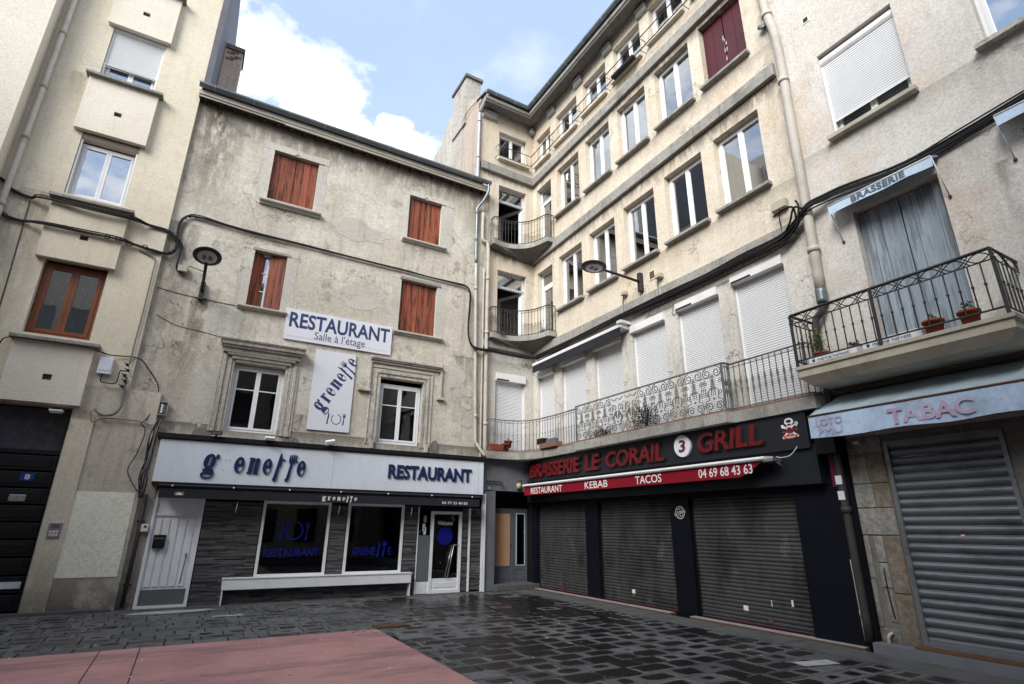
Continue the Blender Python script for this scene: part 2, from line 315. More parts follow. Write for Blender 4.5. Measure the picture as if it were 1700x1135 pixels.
def paving():
    N = NT('wet_grey_paver', .6, .35)
    uv = N.n('ShaderNodeUVMap'); uv.uv_map = 'stone'; s = N.n('ShaderNodeSeparateXYZ'); N.t.links.new(uv.outputs[0], s.inputs[0])
    at = N.n('ShaderNodeAttribute'); at.attribute_name = 'wet'; rn = N.n('ShaderNodeAttribute'); rn.attribute_name = 'tone'
    p = N.pos()
    ax = N.M('ABSOLUTE', N.M('SUBTRACT', s.outputs[0], .5)); ay = N.M('ABSOLUTE', N.M('SUBTRACT', s.outputs[1], .5))
    rad = N.M('POWER', N.M('ADD', N.M('POWER', ax, 5.0), N.M('POWER', ay, 5.0)), .2)
    rad = N.M('ADD', rad, N.M('MULTIPLY', N.M('SUBTRACT', N.noise(6.5, 7, .68), .5), .46))
    wet = N.M('SUBTRACT', at.outputs['Fac'], rad)
    wf = N.sm(wet, -.035, .05)
    base = N.mix(rn.outputs['Fac'], (.060, .062, .067), (.125, .127, .130))
    base = N.mix(N.M('MULTIPLY', N.sm(N.noise(8, 7, .7), .4, .7), .5), base, (.055, .056, .060))
    base = N.mix(N.M('MULTIPLY', N.sm(N.noise(1.1, 5, .6, N.mul3(p, (1, 1, 1), (5, 1, 0))), .5, .7), .4), base, (.14, .14, .14))
    c = N.mix(wf, base, (.012, .010, .011)); c = N.mix(N.M('MULTIPLY', N.sm(N.noise(38, 4, .75), .60, .78), .35), c, (.16, .16, .155)); N.col(c)
    N.rough(N.M('SUBTRACT', .74, N.M('MULTIPLY', wf, .46)))
    N.bump(N.noise(45, 5, .65), .35, .006); return N.m
MAT['paver'] = paving()
MAT['joint'] = plain('dark_joint_sand', (.022, .021, .020), .95, .1, var=.5, scale=6)
def pink():
    N = NT('faded_pink_resin', .75, .25); p = N.pos()
    c = N.mix(N.sm(N.noise(.9, 7, .62), .35, .68), (.42, .225, .218), (.32, .168, .165))
    c = N.mix(N.M('MULTIPLY', N.sm(N.noise(2.6, 8, .7, N.mul3(p, (.6, 2, 1))), .5, .7), .5), c, (.21, .115, .12))
    c = N.mix(N.M('MULTIPLY', N.sm(N.noise(.8, 8, .72, N.mul3(p, (.35, 1.6, 1), (7, 2, 1))), .52, .62), .55), c, (.16, .10, .105))
    c = N.mix(N.M('MULTIPLY', N.sm(N.noise(4.5, 8, .75, N.mul3(p, (1, 1, 1), (2, 2, 1))), .60, .72), .5), c, (.42, .27, .265))
    c = N.mix(N.sm(N.noise(7, 3, .5, N.mul3(p, (1, 1, 1), (3, 9, 1))), .70, .73), c, (.04, .02, .02))
    c = N.mix(N.M('MULTIPLY', N.sm(N.noise(60, 3, .7), .5, .8), .3), c, (.33, .20, .20))
    N.col(c); N.bump(N.noise(50, 4, .6), .2, .004); return N.m
MAT['pink'] = pink()
MAT['asphalt'] = plain('grey_asphalt', (.05, .05, .053), .85, .2, var=.5, scale=2, bump=.4, bscale=50)
MAT['border'] = plain('grey_concrete_border', (.105, .105, .105), .8, .25, var=.6, scale=2.5, dark=(.05, .05, .052), bump=.3, bscale=40)
MAT['chalk'] = plain('pale_worn_marking', (.40, .40, .39), .8, .2, var=.6, scale=5, dark=(.15, .15, .15))

# ------------------------------------------------------------------ objects
WM = {}
FB = Matrix.Translation((0, 14.1, 0))                                     # facade of the grey house: x right, y into the wall, z up
FC = Matrix(((0, 1, 0, 8.85), (-1, 0, 0, 14.1), (0, 0, 1, 0), (0, 0, 0, 1)))  # long wing: x runs towards the camera, y into the wall
ID = Matrix.Identity(4)
def T(x, y, z): return Matrix.Translation((x, y, z))
def place(o, M, parent=None):
    COL.objects.link(o)
    if parent is not None:
        o.parent = parent; o.matrix_basis = WM[parent.name].inverted() @ M
    else: o.matrix_basis = M
    WM[o.name] = M
    return o
def tag(o, label=None, cat=None, group=None, kind=None):
    for k, v in (('label', label), ('category', cat), ('group', group), ('kind', kind)):
        if v: o[k] = v
    return o
def thing(name, M, label, cat, group=None):
    return tag(place(bpy.data.objects.new(name, None), M), label, cat, group)
def kids(o): return [c for c in COL.objects if c.parent == o]
def copy_tree(o, M, parent=None, label=None):
    c = o.copy(); place(c, M, parent)
    if label: c['label'] = label
    d = M @ WM[o.name].inverted()
    for ch in list(o.children): copy_tree(ch, d @ WM[ch.name], c)
    return c
CACHE = {}
class MB:
    def __init__(s): s.v = []; s.f = []; s.sm = []
    def box(s, x0, x1, y0, y1, z0, z1):
        b = len(s.v); s.v += [(x, y, z) for z in (z0, z1) for y in (y0, y1) for x in (x0, x1)]
        s.f += [tuple(b + i for i in q) for q in ((0, 2, 3, 1), (4, 5, 7, 6), (0, 1, 5, 4), (1, 3, 7, 5), (3, 2, 6, 7), (2, 0, 4, 6))]; return s
    def hexa(s, lo, hi):   # two quads of 4 points each (bottom, top)
        b = len(s.v); s.v += list(lo) + list(hi)
        s.f += [(b + 3, b + 2, b + 1, b), (b + 4, b + 5, b + 6, b + 7)] + [(b + i, b + (i + 1) % 4, b + 4 + (i + 1) % 4, b + 4 + i) for i in range(4)]; return s
    def quad(s, *p):
        b = len(s.v); s.v += list(p); s.f.append(tuple(range(b, b + len(p)))); return s
    def extr(s, poly, y0, y1):   # polygon in x,z extruded along y
        b = len(s.v); n = len(poly)
        s.v += [(x, y0, z) for x, z in poly] + [(x, y1, z) for x, z in poly]
        s.f += [tuple(range(b, b + n)), tuple(range(b + 2 * n - 1, b + n - 1, -1))]
        s.f += [(b + (i + 1) % n, b + i, b + n + i, b + n + (i + 1) % n) for i in range(n)]; return s
    def prof(s, poly, x0, x1):   # polygon in y,z extruded along x
        b = len(s.v); n = len(poly)
        s.v += [(x0, y, z) for y, z in poly] + [(x1, y, z) for y, z in poly]
        s.f += [tuple(range(b, b + n)), tuple(range(b + 2 * n - 1, b + n - 1, -1))]
        s.f += [(b + (i + 1) % n, b + i, b + n + i, b + n + (i + 1) % n) for i in range(n)]; return s
    def plan(s, poly, z0, z1):
        b = len(s.v); n = len(poly)
        s.v += [(x, y, z0) for x, y in poly] + [(x, y, z1) for x, y in poly]
        s.f += [tuple(range(b + n - 1, b - 1, -1)), tuple(range(b + n, b + 2 * n))]
        s.f += [(b + i, b + (i + 1) % n, b + n + (i + 1) % n, b + n + i) for i in range(n)]; return s
    def tube(s, pts, r, seg=6, cap=True):
        pts = [Vector(p) for p in pts]; n = len(pts); b = len(s.v); up = Vector((0, 0, 1)); px = None
        for i, p in enumerate(pts):
            d = (pts[min(i + 1, n - 1)] - pts[max(i - 1, 0)]).normalized()
            if px is None: px = d.cross(up if abs(d.z) < .95 else Vector((1, 0, 0))).normalized()
            else: px = (px - d * px.dot(d)).normalized()
            py = d.cross(px); rr = r[i] if isinstance(r, (list, tuple)) else r
            for k in range(seg):
                a = 2 * math.pi * k / seg; s.v.append(tuple(p + px * math.cos(a) * rr + py * math.sin(a) * rr))
        for i in range(n - 1):
            for k in range(seg):
                k2 = (k + 1) % seg; s.f.append((b + i * seg + k, b + i * seg + k2, b + (i + 1) * seg + k2, b + (i + 1) * seg + k))
                s.sm.append(len(s.f) - 1)
        if cap:
            s.f.append(tuple(b + k for k in range(seg - 1, -1, -1))); s.f.append(tuple(b + (n - 1) * seg + k for k in range(seg)))
        return s
    def ball(s, c, r, seg=8, rings=5, sq=(1, 1, 1)):
        b = len(s.v)
        for i in range(rings + 1):
            t = math.pi * i / rings
            for k in range(seg):
                a = 2 * math.pi * k / seg; s.v.append((c[0] + r * sq[0] * math.sin(t) * math.cos(a), c[1] + r * sq[1] * math.sin(t) * math.sin(a), c[2] + r * sq[2] * math.cos(t)))
        for i in range(rings):
            for k in range(seg):
                k2 = (k + 1) % seg; s.f.append((b + i * seg + k, b + (i + 1) * seg + k, b + (i + 1) * seg + k2, b + i * seg + k2)); s.sm.append(len(s.f) - 1)
        return s
    def build(s, name, mat, parent=None, M=ID, key=None, label=None, kind=None, bevel=0):
        if key and key in CACHE: me = CACHE[key]
        else:
            me = bpy.data.meshes.new(name); me.from_pydata(s.v, [], s.f)
            for i in s.sm: me.polygons[i].use_smooth = True
            me.materials.append(MAT[mat] if isinstance(mat, str) else mat); me.update()
            if key: CACHE[key] = me
        o = bpy.data.objects.new(name, me); place(o, M, parent)
        if bevel:
            bm_ = o.modifiers.new('bevel', 'BEVEL'); bm_.width = bevel; bm_.segments = 2; bm_.limit_method = 'ANGLE'
        tag(o, label, None, None, kind); return o

def spline(pts, n=6):
    P = [Vector(p) for p in pts]; out = []
    for i in range(len(P) - 1):
        a, b, c, d = P[max(i - 1, 0)], P[i], P[i + 1], P[min(i + 2, len(P) - 1)]
        for k in range(n):
            t = k / n; out.append(.5 * ((2 * b) + (c - a) * t + (2 * a - 5 * b + 4 * c - d) * t * t + (-a + 3 * b - 3 * c + d) * t ** 3))
    out.append(P[-1]); return out

def shape_mesh(loops, depth, name='shape'):
    """filled 2-D outline (x, z) with holes, extruded; front face at y=0, back at y=depth"""
    cu = bpy.data.curves.new(name, 'CURVE'); cu.dimensions = '2D'; cu.fill_mode = 'BOTH'; cu.extrude = depth / 2
    for lp in loops:
        sp = cu.splines.new('POLY'); sp.points.add(len(lp) - 1); sp.use_cyclic_u = True
        for i, (x, z) in enumerate(lp): sp.points[i].co = (x, z, 0, 1)
    o = bpy.data.objects.new(name, cu); me = bpy.data.meshes.new_from_object(o); bpy.data.objects.remove(o); bpy.data.curves.remove(cu)
    for v in me.vertices: v.co = (v.co.x, depth / 2 - v.co.z, v.co.y)
    me.name = name; return me
def raw_text(s, extrude=.005, offset=0.0, shear=0.0):
    cu = bpy.data.curves.new('t', 'FONT'); cu.body = s; cu.size = 1; cu.extrude = extrude; cu.offset = offset; cu.shear = shear; cu.resolution_u = 3
    o = bpy.data.objects.new('t', cu); me = bpy.data.meshes.new_from_object(o); bpy.data.objects.remove(o); bpy.data.curves.remove(cu); return me
def ext(me):
    xs = [v.co.x for v in me.vertices]; ys = [v.co.y for v in me.vertices]
    return (min(xs), max(xs), min(ys), max(ys)) if xs else (0, 0, 0, 0)
def lettering(s, box, M, parent, mat, depth=.002, offset=0.0, shear=0.0, name='lettering', each=False, slope=0.0, ref=None):
    """text fitted to box = (x0, x1, z0, z1); front at y=-depth; slope lifts the line to the right"""
    x0, x1, z0, z1 = box
    full = raw_text(s, 1, offset, shear); a, b, c, d = ext(full)
    if ref:
        r = raw_text(ref, 1, offset, shear); _, _, c, d = ext(r)
    fx, fz = (x1 - x0) / (b - a), (z1 - z0) / (d - c)
    def fit(me, dx=0):
        for v in me.vertices:
            x = x0 + (v.co.x + dx - a) * fx; v.co = (x, -depth if v.co.z > 0 else -.0005, z0 + (v.co.y - c) * fz + (x - x0) * slope)
    mt = MAT[mat]
    if not each:
        fit(full); full.materials.append(mt); full.name = name
        return place(bpy.data.objects.new(name, full), M, parent)
    out = []
    for i, ch in enumerate(s):
        if ch == ' ': continue
        me = raw_text(ch, 1, offset, shear); e = ext(me); pre = ext(raw_text(s[:i + 1], 1, offset, shear))
        fit(me, pre[1] - e[1]); me.materials.append(mt); me.name = 'letter'
        out.append(place(bpy.data.objects.new('letter', me), M, parent))
    return out
def shape(loops, depth, M, parent, mat, name):
    me = shape_mesh(loops, depth, name); me.materials.append(MAT[mat] if isinstance(mat, str) else mat)
    for v in me.vertices: v.co.y -= depth + .0005
    return place(bpy.data.objects.new(name, me), M, parent)

def wall(name, u0, u1, z0, z1, holes, M, parent, mat, reveal=.26, thick=.4, rmat=None, label=None, jit=0.0):
    """front face at y=0 with rectangular openings and their reveals"""
    us = sorted({u0, u1} | {h[0] for h in holes} | {h[1] for h in holes}); zs = sorted({z0, z1} | {h[2] for h in holes} | {h[3] for h in holes})
    mb = MB(); idx = {}
    def V(u, z):
        k = (round(u, 4), round(z, 4))
        if k not in idx: idx[k] = len(mb.v); mb.v.append((u, 0, z))
        return idx[k]
    for i in range(len(us) - 1):
        for j in range(len(zs) - 1):
            cu, cz = (us[i] + us[i + 1]) / 2, (zs[j] + zs[j + 1]) / 2
            if any(h[0] < cu < h[1] and h[2] < cz < h[3] for h in holes): continue
            mb.f.append((V(us[i], zs[j]), V(us[i + 1], zs[j]), V(us[i + 1], zs[j + 1]), V(us[i], zs[j + 1])))
    for a, b, c, d in holes:
        r = reveal
        mb.quad((a, 0, c), (a, 0, d), (a, r, d), (a, r, c)); mb.quad((b, 0, d), (b, 0, c), (b, r, c), (b, r, d))
        mb.quad((a, 0, d), (b, 0, d), (b, r, d), (a, r, d)); mb.quad((b, 0, c), (a, 0, c), (a, r, c), (b, r, c))
    mb.quad((u0, 0, z0), (u0, 0, z1), (u0, thick, z1), (u0, thick, z0)); mb.quad((u1, 0, z1), (u1, 0, z0), (u1, thick, z0), (u1, thick, z1))
    mb.quad((u0, 0, z1), (u1, 0, z1), (u1, thick, z1), (u0, thick, z1))
    return mb.build(name, mat, parent, M, label=label)

def room(a, b, c, d, M, parent, y0=.235, depth=2.6, mat='interior'):
    mb = MB(); y1 = y0 + depth
    mb.quad((a, y1, c), (b, y1, c), (b, y1, d), (a, y1, d)); mb.quad((a, y0, c), (a, y1, c), (a, y1, d), (a, y0, d)); mb.quad((b, y1, c), (b, y0, c), (b, y0, d), (b, y1, d))
    mb.quad((a, y0, d), (a, y1, d), (b, y1, d), (b, y0, d)); mb.quad((a, y1, c), (a, y0, c), (b, y0, c), (b, y1, c))
    return mb.build('room', mat, parent, M)

def window(parent, F, u0, u1, z0, z1, rec=.17, mat='pvc', bars=(), sashes=2, key=None, pane='glass', fr=.055, st=.05, label=None, top=0):
    """frame with sashes; panes are sub-parts"""
    w, h = u1 - u0, z1 - z0; M = F @ T(u0, rec, z0); mb = MB()
    mb.box(0, fr, 0, .07, 0, h); mb.box(w - fr, w, 0, .07, 0, h); mb.box(fr, w - fr, 0, .07, 0, fr); mb.box(fr, w - fr, 0, .07, h - fr, h)
    hz = h - fr
    if top: mb.box(fr, w - fr, -.012, .06, h - top - .05, h - top + .05); hz = h - top - .05
    sw = (w - 2 * fr) / sashes; panes = []
    for k in range(sashes):
        a, b = fr + k * sw + .002, fr + (k + 1) * sw - .002; e = .012
        mb.box(a, a + st, -e, .045, fr + .002, hz - .002); mb.box(b - st, b, -e, .045, fr + .002, hz - .002)
        mb.box(a + st, b - st, -e, .045, fr + .002, fr + st); mb.box(a + st, b - st, -e, .045, hz - st, hz - .002)
        for bz in bars: mb.box(a + st, b - st, 0, .03, h * bz - .012, h * bz + .012)
        panes.append((a + st, b - st, fr + st, hz - st))
    if top: panes.append((fr, w - fr, h - top + .05, h - fr))
    if key: key = '%s_%.2f_%.2f' % (key, w, h)
    o = mb.build('window', mat, parent, M, key=key, label=label)
    for i, (a, b, c, d) in enumerate(panes):
        pm = MB().box(0, b - a, .020, .028, 0, d - c); pm.build('pane', pane, o, M @ T(a, 0, c), key=(key + 'p%d' % i) if key else None)
    return o
def sill(parent, F, u0, u1, z, d=.14, h=.07, mat='concrete', k=.06, name='sill', label=None):
    return MB().prof([(-d, z - h), (.2, z - h), (.2, z + .01), (-d + .02, z), (-d, z - .01)], u0 - k, u1 + k).build(name, mat, parent, F)

def roller(parent, F, u0, u1, z0, z1, top=.2, rec=.05, pitch=.045, mat='white_slat', box=True, boxmat='white_box', proud=.0, rail=.035, label=None, tape=False, round_=False):
    M = F @ T(u0, rec, z0); w, h = u1 - u0, z1 - z0; mb = MB()
    if round_:
        cy, cz, r = top * .5 - proud, h - top * .5, top * .5
        mb.prof([(cy + r * math.cos(a * math.pi / 8), cz + r * math.sin(a * math.pi / 8)) for a in range(16)], 0, w)
    else: mb.prof([(-proud, h - top), (.12, h - top), (.12, h), (-proud * .6, h), (-proud, h - .03)], 0, w)
    o = mb.build('roller_shutter', boxmat, parent, M, label=label)
    for gx in (0, w - rail): MB().box(gx, gx + rail, .03, .08, 0, h - top).build('guide_rail', 'pvc', o, M)
    if tape: MB().box(.02, w * .42, -proud - .004, -proud + .002, h - top + .005, h - top + .045).build('vent_slot', 'black', o, M)
    return o, M, w, h
def curtain_slats(o, M, w, z0, z1, rail=.035, pitch=.045, mat='white_slat', y=.045, name='slat'):
    mb = MB(); n = max(1, int((z1 - z0) / pitch)); p = (z1 - z0) / n
    for i in range(n):
        z = z0 + i * p
        mb.quad((rail, y + .012, z), (w - rail, y + .012, z), (w - rail, y, z + .007), (rail, y, z + .007))
        mb.quad((rail, y, z + .007), (w - rail, y, z + .007), (w - rail, y - .004, z + p * .5), (rail, y - .004, z + p * .5)); mb.quad((rail, y - .004, z + p * .5), (w - rail, y - .004, z + p * .5), (w - rail, y, z + p - .008), (rail, y, z + p - .008))
        mb.quad((rail, y, z + p - .008), (w - rail, y, z + p - .008), (w - rail, y + .012, z + p), (rail, y + .012, z + p))
    mb.box(rail, w - rail, y - .004, y + .01, z0 - .03, z0)
    return mb.build(name, mat, o, M, kind='stuff')

def leaf_shutter(parent, F, u0, u1, z0, z1, n, y, mat, rot=0, hinge='l', label=None, bars=True):
    """one wooden leaf made of planks"""
    w, h = u1 - u0, z1 - z0; M = F @ T(u0, y, z0)
    if rot:
        if hinge == 'l': M = F @ T(u0, y, z0) @ Matrix.Rotation(rot, 4, 'Z')
        else: M = F @ T(u1, y, z0) @ Matrix.Rotation(rot, 4, 'Z') @ T(-w, 0, 0)
    b = MB(); b.box(.02, w - .02, .030, .05, h * .15, h * .15 + .07); b.box(.02, w - .02, .030, .05, h * .8, h * .8 + .07)
    o = b.build('shutter', mat, parent, M, label=label); pw = w / n
    for k in range(n):
        dj = rnd.uniform(-.002, .002)
        MB().box(.004, pw - .004, 0, .028, 0, h + rnd.uniform(-.01, .0)).build('plank', mat, o, M @ T(k * pw, dj, 0), key=None)
    return o

def cable(pts, r, label, mat='cable', n=5, seg=6, extra=(), clips=None, name='cable', cat='cable'):
    mb = MB(); mb.tube(spline(pts, n), r, seg)
    for off, rr in extra:
        q = [(p[0] + off[0] + rnd.uniform(-.012, .012), p[1] + off[1], p[2] + off[2] + rnd.uniform(-.02, .02)) for p in pts]
        mb.tube(spline(q, n), rr, seg)
    o = mb.build(name, mat); tag(o, label, cat)
    if clips:
        for i in range(len(pts) - 1):
            for t in (.25, .75):
                c = Vector(pts[i]).lerp(Vector(pts[i + 1]), t)
                MB().ball(c, clips, 6, 4).build('clip', mat, o)
    return o

def uc(y): return 14.1 - y          # world y -> position along the long wing

# =================================================================== GROUND
ground = tag(MB().box(-150, 150, -150, 150, -.6, -.03).build('ground', 'asphalt'), None, None, None, 'structure')
def in_pink(x, y): return x < 3.05 and y < 9.8
pave = tag(MB().box(-9, 8.9, .8, 15.2, -.029, -.012).build('pavement', 'joint'), None, None, None, 'structure')
pink = MB().box(-9, 3.05, .8, 9.8, -.011, .004)
pk = pink.build('pink_paving', 'pink'); tag(pk, None, None, None, 'structure')
for xx in (-.68, -.23, 1.9 - 4.9):
    MB().box(xx - .006, xx + .006, .9, 9.8, .0041, .0052).build('expansion_joint', 'joint', pk, kind=None)
stones = []
y = 2.2; row = 0
def wetness(x, y):
    # the middle of the yard stays wet, the foot of the walls and the left side dry out
    w = .385 + .05 * math.sin(x * 1.7 + y * .9) + .05 * math.sin(x * 3.1 - y * 2.3)
    def g(cx, cy, r): return math.exp(-((x - cx) ** 2 + (y - cy) ** 2) / (r * r))
    w += .40 * g(6.6, 11.9, 1.6) + .36 * g(4.6, 12.6, 1.2) + .12 * g(-1.8, 12.0, .9)
    w += .07 * g(6, 7, 3)
    w -= .34 * max(0, 1 - (8.3 - x) / .55) if x > 7.7 else 0
    w -= .30 * max(0, 1 - (13.9 - y) / .8)
    if y > 9.5 and x < 3.6: w -= .13
    if y > 9 and x > 2.5 and x < 5: w -= .03
    w -= .16 * g(3.4, 9.4, .9) + .2 * g(.4, 13.2, 1.2)
    return w
while y < 14.05:
    d = rnd.uniform(.30, .36)
    x = -8.5 + rnd.uniform(0, .4)
    while x < 7.98:
        w = rnd.choice([.36, .42, .46, .46, .52, .58])
        x1 = min(x + w, 8.0)
        a, b, c, e = x, x1, y, min(y + d, 14.05)
        # keep clear of the pink area
        if not (b <= 3.05 or c >= 9.8):
            pass
        if a < 3.05 and c < 9.8:
            if b > 3.05 + .1: a = 3.055
            elif e > 9.8 + .08: c = 9.805
            else: x = x1; continue
        if b - a > .08 and e - c > .05: stones.append((a, b, c, e))
        x = x1
    y += d
def stone_geo(mb, uvs, ats, s):
    a, b, c, e = s; g = .010; a += g; b -= g; c += g; e -= g
    z = rnd.uniform(-.0035, .0035); t = [rnd.uniform(-.003, .003) for _ in range(4)]
    ch = .008; i0 = len(mb.v)
    P = [(a, c), (b, c), (b, e), (a, e)]
    I = [(a + ch, c + ch), (b - ch, c + ch), (b - ch, e - ch), (a + ch, e - ch)]
    mb.v += [(p[0], p[1], -.014) for p in P] + [(p[0], p[1], z - .008 + t[k]) for k, p in enumerate(P)] + [(p[0], p[1], z + t[k]) for k, p in enumerate(I)]
    wv = wetness((a + b) / 2, (c + e) / 2) + rnd.uniform(-.13, .11)
    if rnd.random() < .10: wv -= .3
    tn = rnd.random()
    F = [(i0 + 8, i0 + 9, i0 + 10, i0 + 11)]
    for k in range(4):
        k2 = (k + 1) % 4
        F.append((i0 + 4 + k, i0 + 4 + k2, i0 + 8 + k2, i0 + 8 + k)); F.append((i0 + k, i0 + k2, i0 + 4 + k2, i0 + 4 + k))
    for f in F:
        mb.f.append(f)
        for vi in f:
            vx = mb.v[vi]; uvs.append(((vx[0] - a) / (b - a), (vx[1] - c) / (e - c)))
        ats.append((wv, tn))
def stone_obj(lst, name, kind=None):
    mb = MB(); uvs = []; ats = []
    for s in lst: stone_geo(mb, uvs, ats, s)
    o = mb.build(name, 'paver', pave, kind=kind); me = o.data
    uv = me.uv_layers.new(name='stone')
    for i, q in enumerate(uvs): uv.data[i].uv = q
    for nm, k in (('wet', 0), ('tone', 1)):
        at = me.attributes.new(nm, 'FLOAT', 'FACE')
        for i, q in enumerate(ats): at.data[i].value = q[k]
    return o
cf = Vector((.4678, .8225, .3236)); cr = Vector((.8677, -.4970, .0089)); cu_ = Vector((-.168, -.2766, .946))
def seen(s):
    v = Vector(((s[0] + s[1]) / 2, (s[2] + s[3]) / 2, -1.6)); z = v.dot(cf)
    if z <= .1: return False
    return abs(v.dot(cr) / z) < .98 and abs(v.dot(cu_) / z) < .66
vis = [s for s in stones if seen(s)]; vis.sort(key=lambda s: (s[0] ** 2 + s[2] ** 2))
near = vis[:300]; ns = set(near); rest = [s for s in stones if s not in ns]
for s in near: stone_obj([s], 'paving_stone')
stone_obj(rest, 'paving_stone', 'stuff')
# smooth border along the long wing, threshold tiles, markings
brd = tag(MB().box(8.0, 8.62, .8, 14.0, -.0115, .006).build('border_strip', 'border'), None, None, None, 'structure')
for yy in (5.9, 7.4, 9.0, 10.6, 12.3): MB().box(8.0, 8.62, yy, yy + .012, .0065, .0075).build('expansion_joint', 'joint', brd)
tag(MB().box(-9, 7.2, 13.82, 14.3, -.0105, .007).build('wall_foot_strip', 'border'), None, None, None, 'structure')
def mark(x0, x1, y0, y1, label, ang=0):
    mb = MB().box(-(x1 - x0) / 2, (x1 - x0) / 2, -(y1 - y0) / 2, (y1 - y0) / 2, 0, .005)
    o = mb.build('pavement_marking', 'chalk', None, T((x0 + x1) / 2, (y0 + y1) / 2, .0085) @ Matrix.Rotation(ang, 4, 'Z')); tag(o, label, 'road marking')
mark(.74, 1.26, 12.28, 12.42, 'small pale marking bar on the pavers in front of the slate wall')
mark(7.0, 7.55, 4.78, 5.0, 'pale marking bar on the pavers at the lower right', R(-12))
sp = MB()
for k in range(9):
    a = k * .7; sp.v.append((.1 + .75 * math.cos(a) * (1 + .2 * math.sin(3 * k)), 13.35 + .26 * math.sin(a) * (1 + .25 * math.cos(5 * k)), .0095))
sp.f.append(tuple(range(9))); tag(sp.build('cement_smear', 'chalk'), 'pale cement smear on the pavers before the white door', 'stain')
cov = thing('drain_cover', T(3.36, 9.98, .009), 'rusty rectangular drain cover at the corner of the pink paving', 'drain cover')
MB().box(-.30, .30, -.17, .17, 0, .006).build('frame', 'rust', cov, WM[cov.name])
for k in range(7): MB().box(-.27 + k * .08, -.215 + k * .08, -.14, .14, .006, .014).build('bar', 'rust', cov, WM[cov.name])

# =================================================================== CREAM APARTMENT HOUSE (left)
FA = FB @ T(0, -.1, 0)
A = thing('apartment_house', T(-3.1, 14.0, 0), 'cream rendered apartment house at the far left with projecting panels under its windows', 'building')
wA = [(-3.60, -2.47, 11.93, 13.55), (-3.56, -2.44, 8.58, 10.3), (-3.52, -2.40, 5.30, 7.0)]
wall('wall', -4.85, -1.5, 4.35, 19, wA + [(-3.6, -2.5, 15.2, 16.8)], FA, A, 'stucco_cream', reveal=.24, thick=6)
wall('wall', -3.75, -.9, 0, 4.35, [(-3.65, -2.36, 0, 3.85)], FA, A, 'stucco_soot', reveal=.3, thick=.1, label='sooty lower wall beside the black door')
MB().box(-4.85, -3.75, 0, .4, 0, 4.35).build('wall', 'stucco_soot', A, FA)
# slate hung upper flank seen above the neighbour's roof
MB().box(-1.498, -1.35, -.02, 5.5, 12.6, 19).build('flank_cladding', 'roof_slate', A, FA)
MB().box(-8.5, -4.62, -.5, 6, 0, 20).build('projecting_block', 'stucco_white', A, FA)
for (a, b, c, d) in ((-3.72, -2.38, 13.42, 14.9), (-3.73, -2.33, 10.24, 11.72), (-3.67, -2.28, 6.96, 8.36), (-3.57, -2.25, 3.88, 5.12)):
    p = MB(); y0 = -.13; hu, hz = (a + b) / 2 + .02, c + (d - c) * .42; s_ = .075
    p.box(a, hu - s_, y0, .005, c, d); p.box(hu + s_, b, y0, .005, c, d); p.box(hu - s_, hu + s_, y0, .005, c, hz - s_ * .8); p.box(hu - s_, hu + s_, y0, .005, hz + s_ * .8, d)
    o = p.build('apron_panel', 'stucco_white' if c < 6 or c > 9 else 'stucco_cream', A, FA)
    MB().box(hu - s_, hu + s_, y0 + .05, y0 + .06, hz - s_ * .8, hz + s_ * .8).build('vent_opening', 'soffit', o, FA)
    MB().box(a - .07, b + .09, -.24, .2, d, d + .07).build('sill', 'concrete', A, FA, bevel=.008)
# windows
M0 = FA
w1 = window(A, FA, -3.58, -2.49, 11.95, 13.2, rec=.16, key='wa1')
o, M, w, h = roller(A, FA, -3.59, -2.48, 11.95, 13.50, top=.20, rec=.02, mat='white_slat', boxmat='white_box', proud=.0, label='roller shutter three quarters closed', round_=True)
curtain_slats(o, M, w, .36, h - .19)
for zz, yy in ((.13, -.16), (.20, -.16)):
    MB().tube([(0, yy, zz), (w, yy, zz)], .008, 5).build('guard_rail', 'zinc_light', o, M @ T(0, 0, .0))
w2 = window(A, FA, -3.54, -2.46, 8.6, 10.02, rec=.16, key='wa2')
o, M, w, h = roller(A, FA, -3.55, -2.45, 8.6, 10.27, top=.22, rec=.0, boxmat='pipe_cream', proud=-.02, round_=True)
for (a, b) in ((-3.42, -3.06), (-2.94, -2.58)): MB().box(a, b, .245, .25, 8.68, 9.95).build('curtain_or_strip', 'white_paint', A, FA)
w3 = window(A, FA, -3.5, -2.42, 5.32, 6.93, rec=.14, mat='brown_frame', key='wa3', fr=.06, st=.07)
cu = MB().box(-3.4, -2.5, .235, .238, 5.42, 6.85).build('curtain_or_strip', 'interior_dark', A, FA)
for i in range(3):
    for j, xx in enumerate((-3.28, -3.12, -2.82, -2.68)):
        zz = 5.65 + i * .42 + (j % 2) * .14; cres = []
        for k in range(7): t = R(-80 + k * 27); cres.append((xx + .035 * math.cos(t), zz + .05 * math.sin(t)))
        for k in range(7): t = R(80 - k * 27); cres.append((xx + .018 * math.cos(t), zz + .046 * math.sin(t)))
        shape([cres], .001, FA @ T(0, .233, 0), cu, 'white_print', 'crescent_motif')
window(A, FA, -3.56, -2.52, 15.22, 16.7, key='wa4')
room(-3.7, -2.3, .0, 4.0, FA, A, y0=.28, depth=1, mat='interior_dark'); room(-4.2, -1.6, 4.9, 7.4, FA, A); room(-4.2, -1.6, 8.2, 10.8, FA, A); room(-4.2, -1.6, 11.6, 14.2, FA, A); room(-4.2, -1.6, 14.9, 17.2, FA, A)  # box behind the door is added, dark, to stop light leaking in
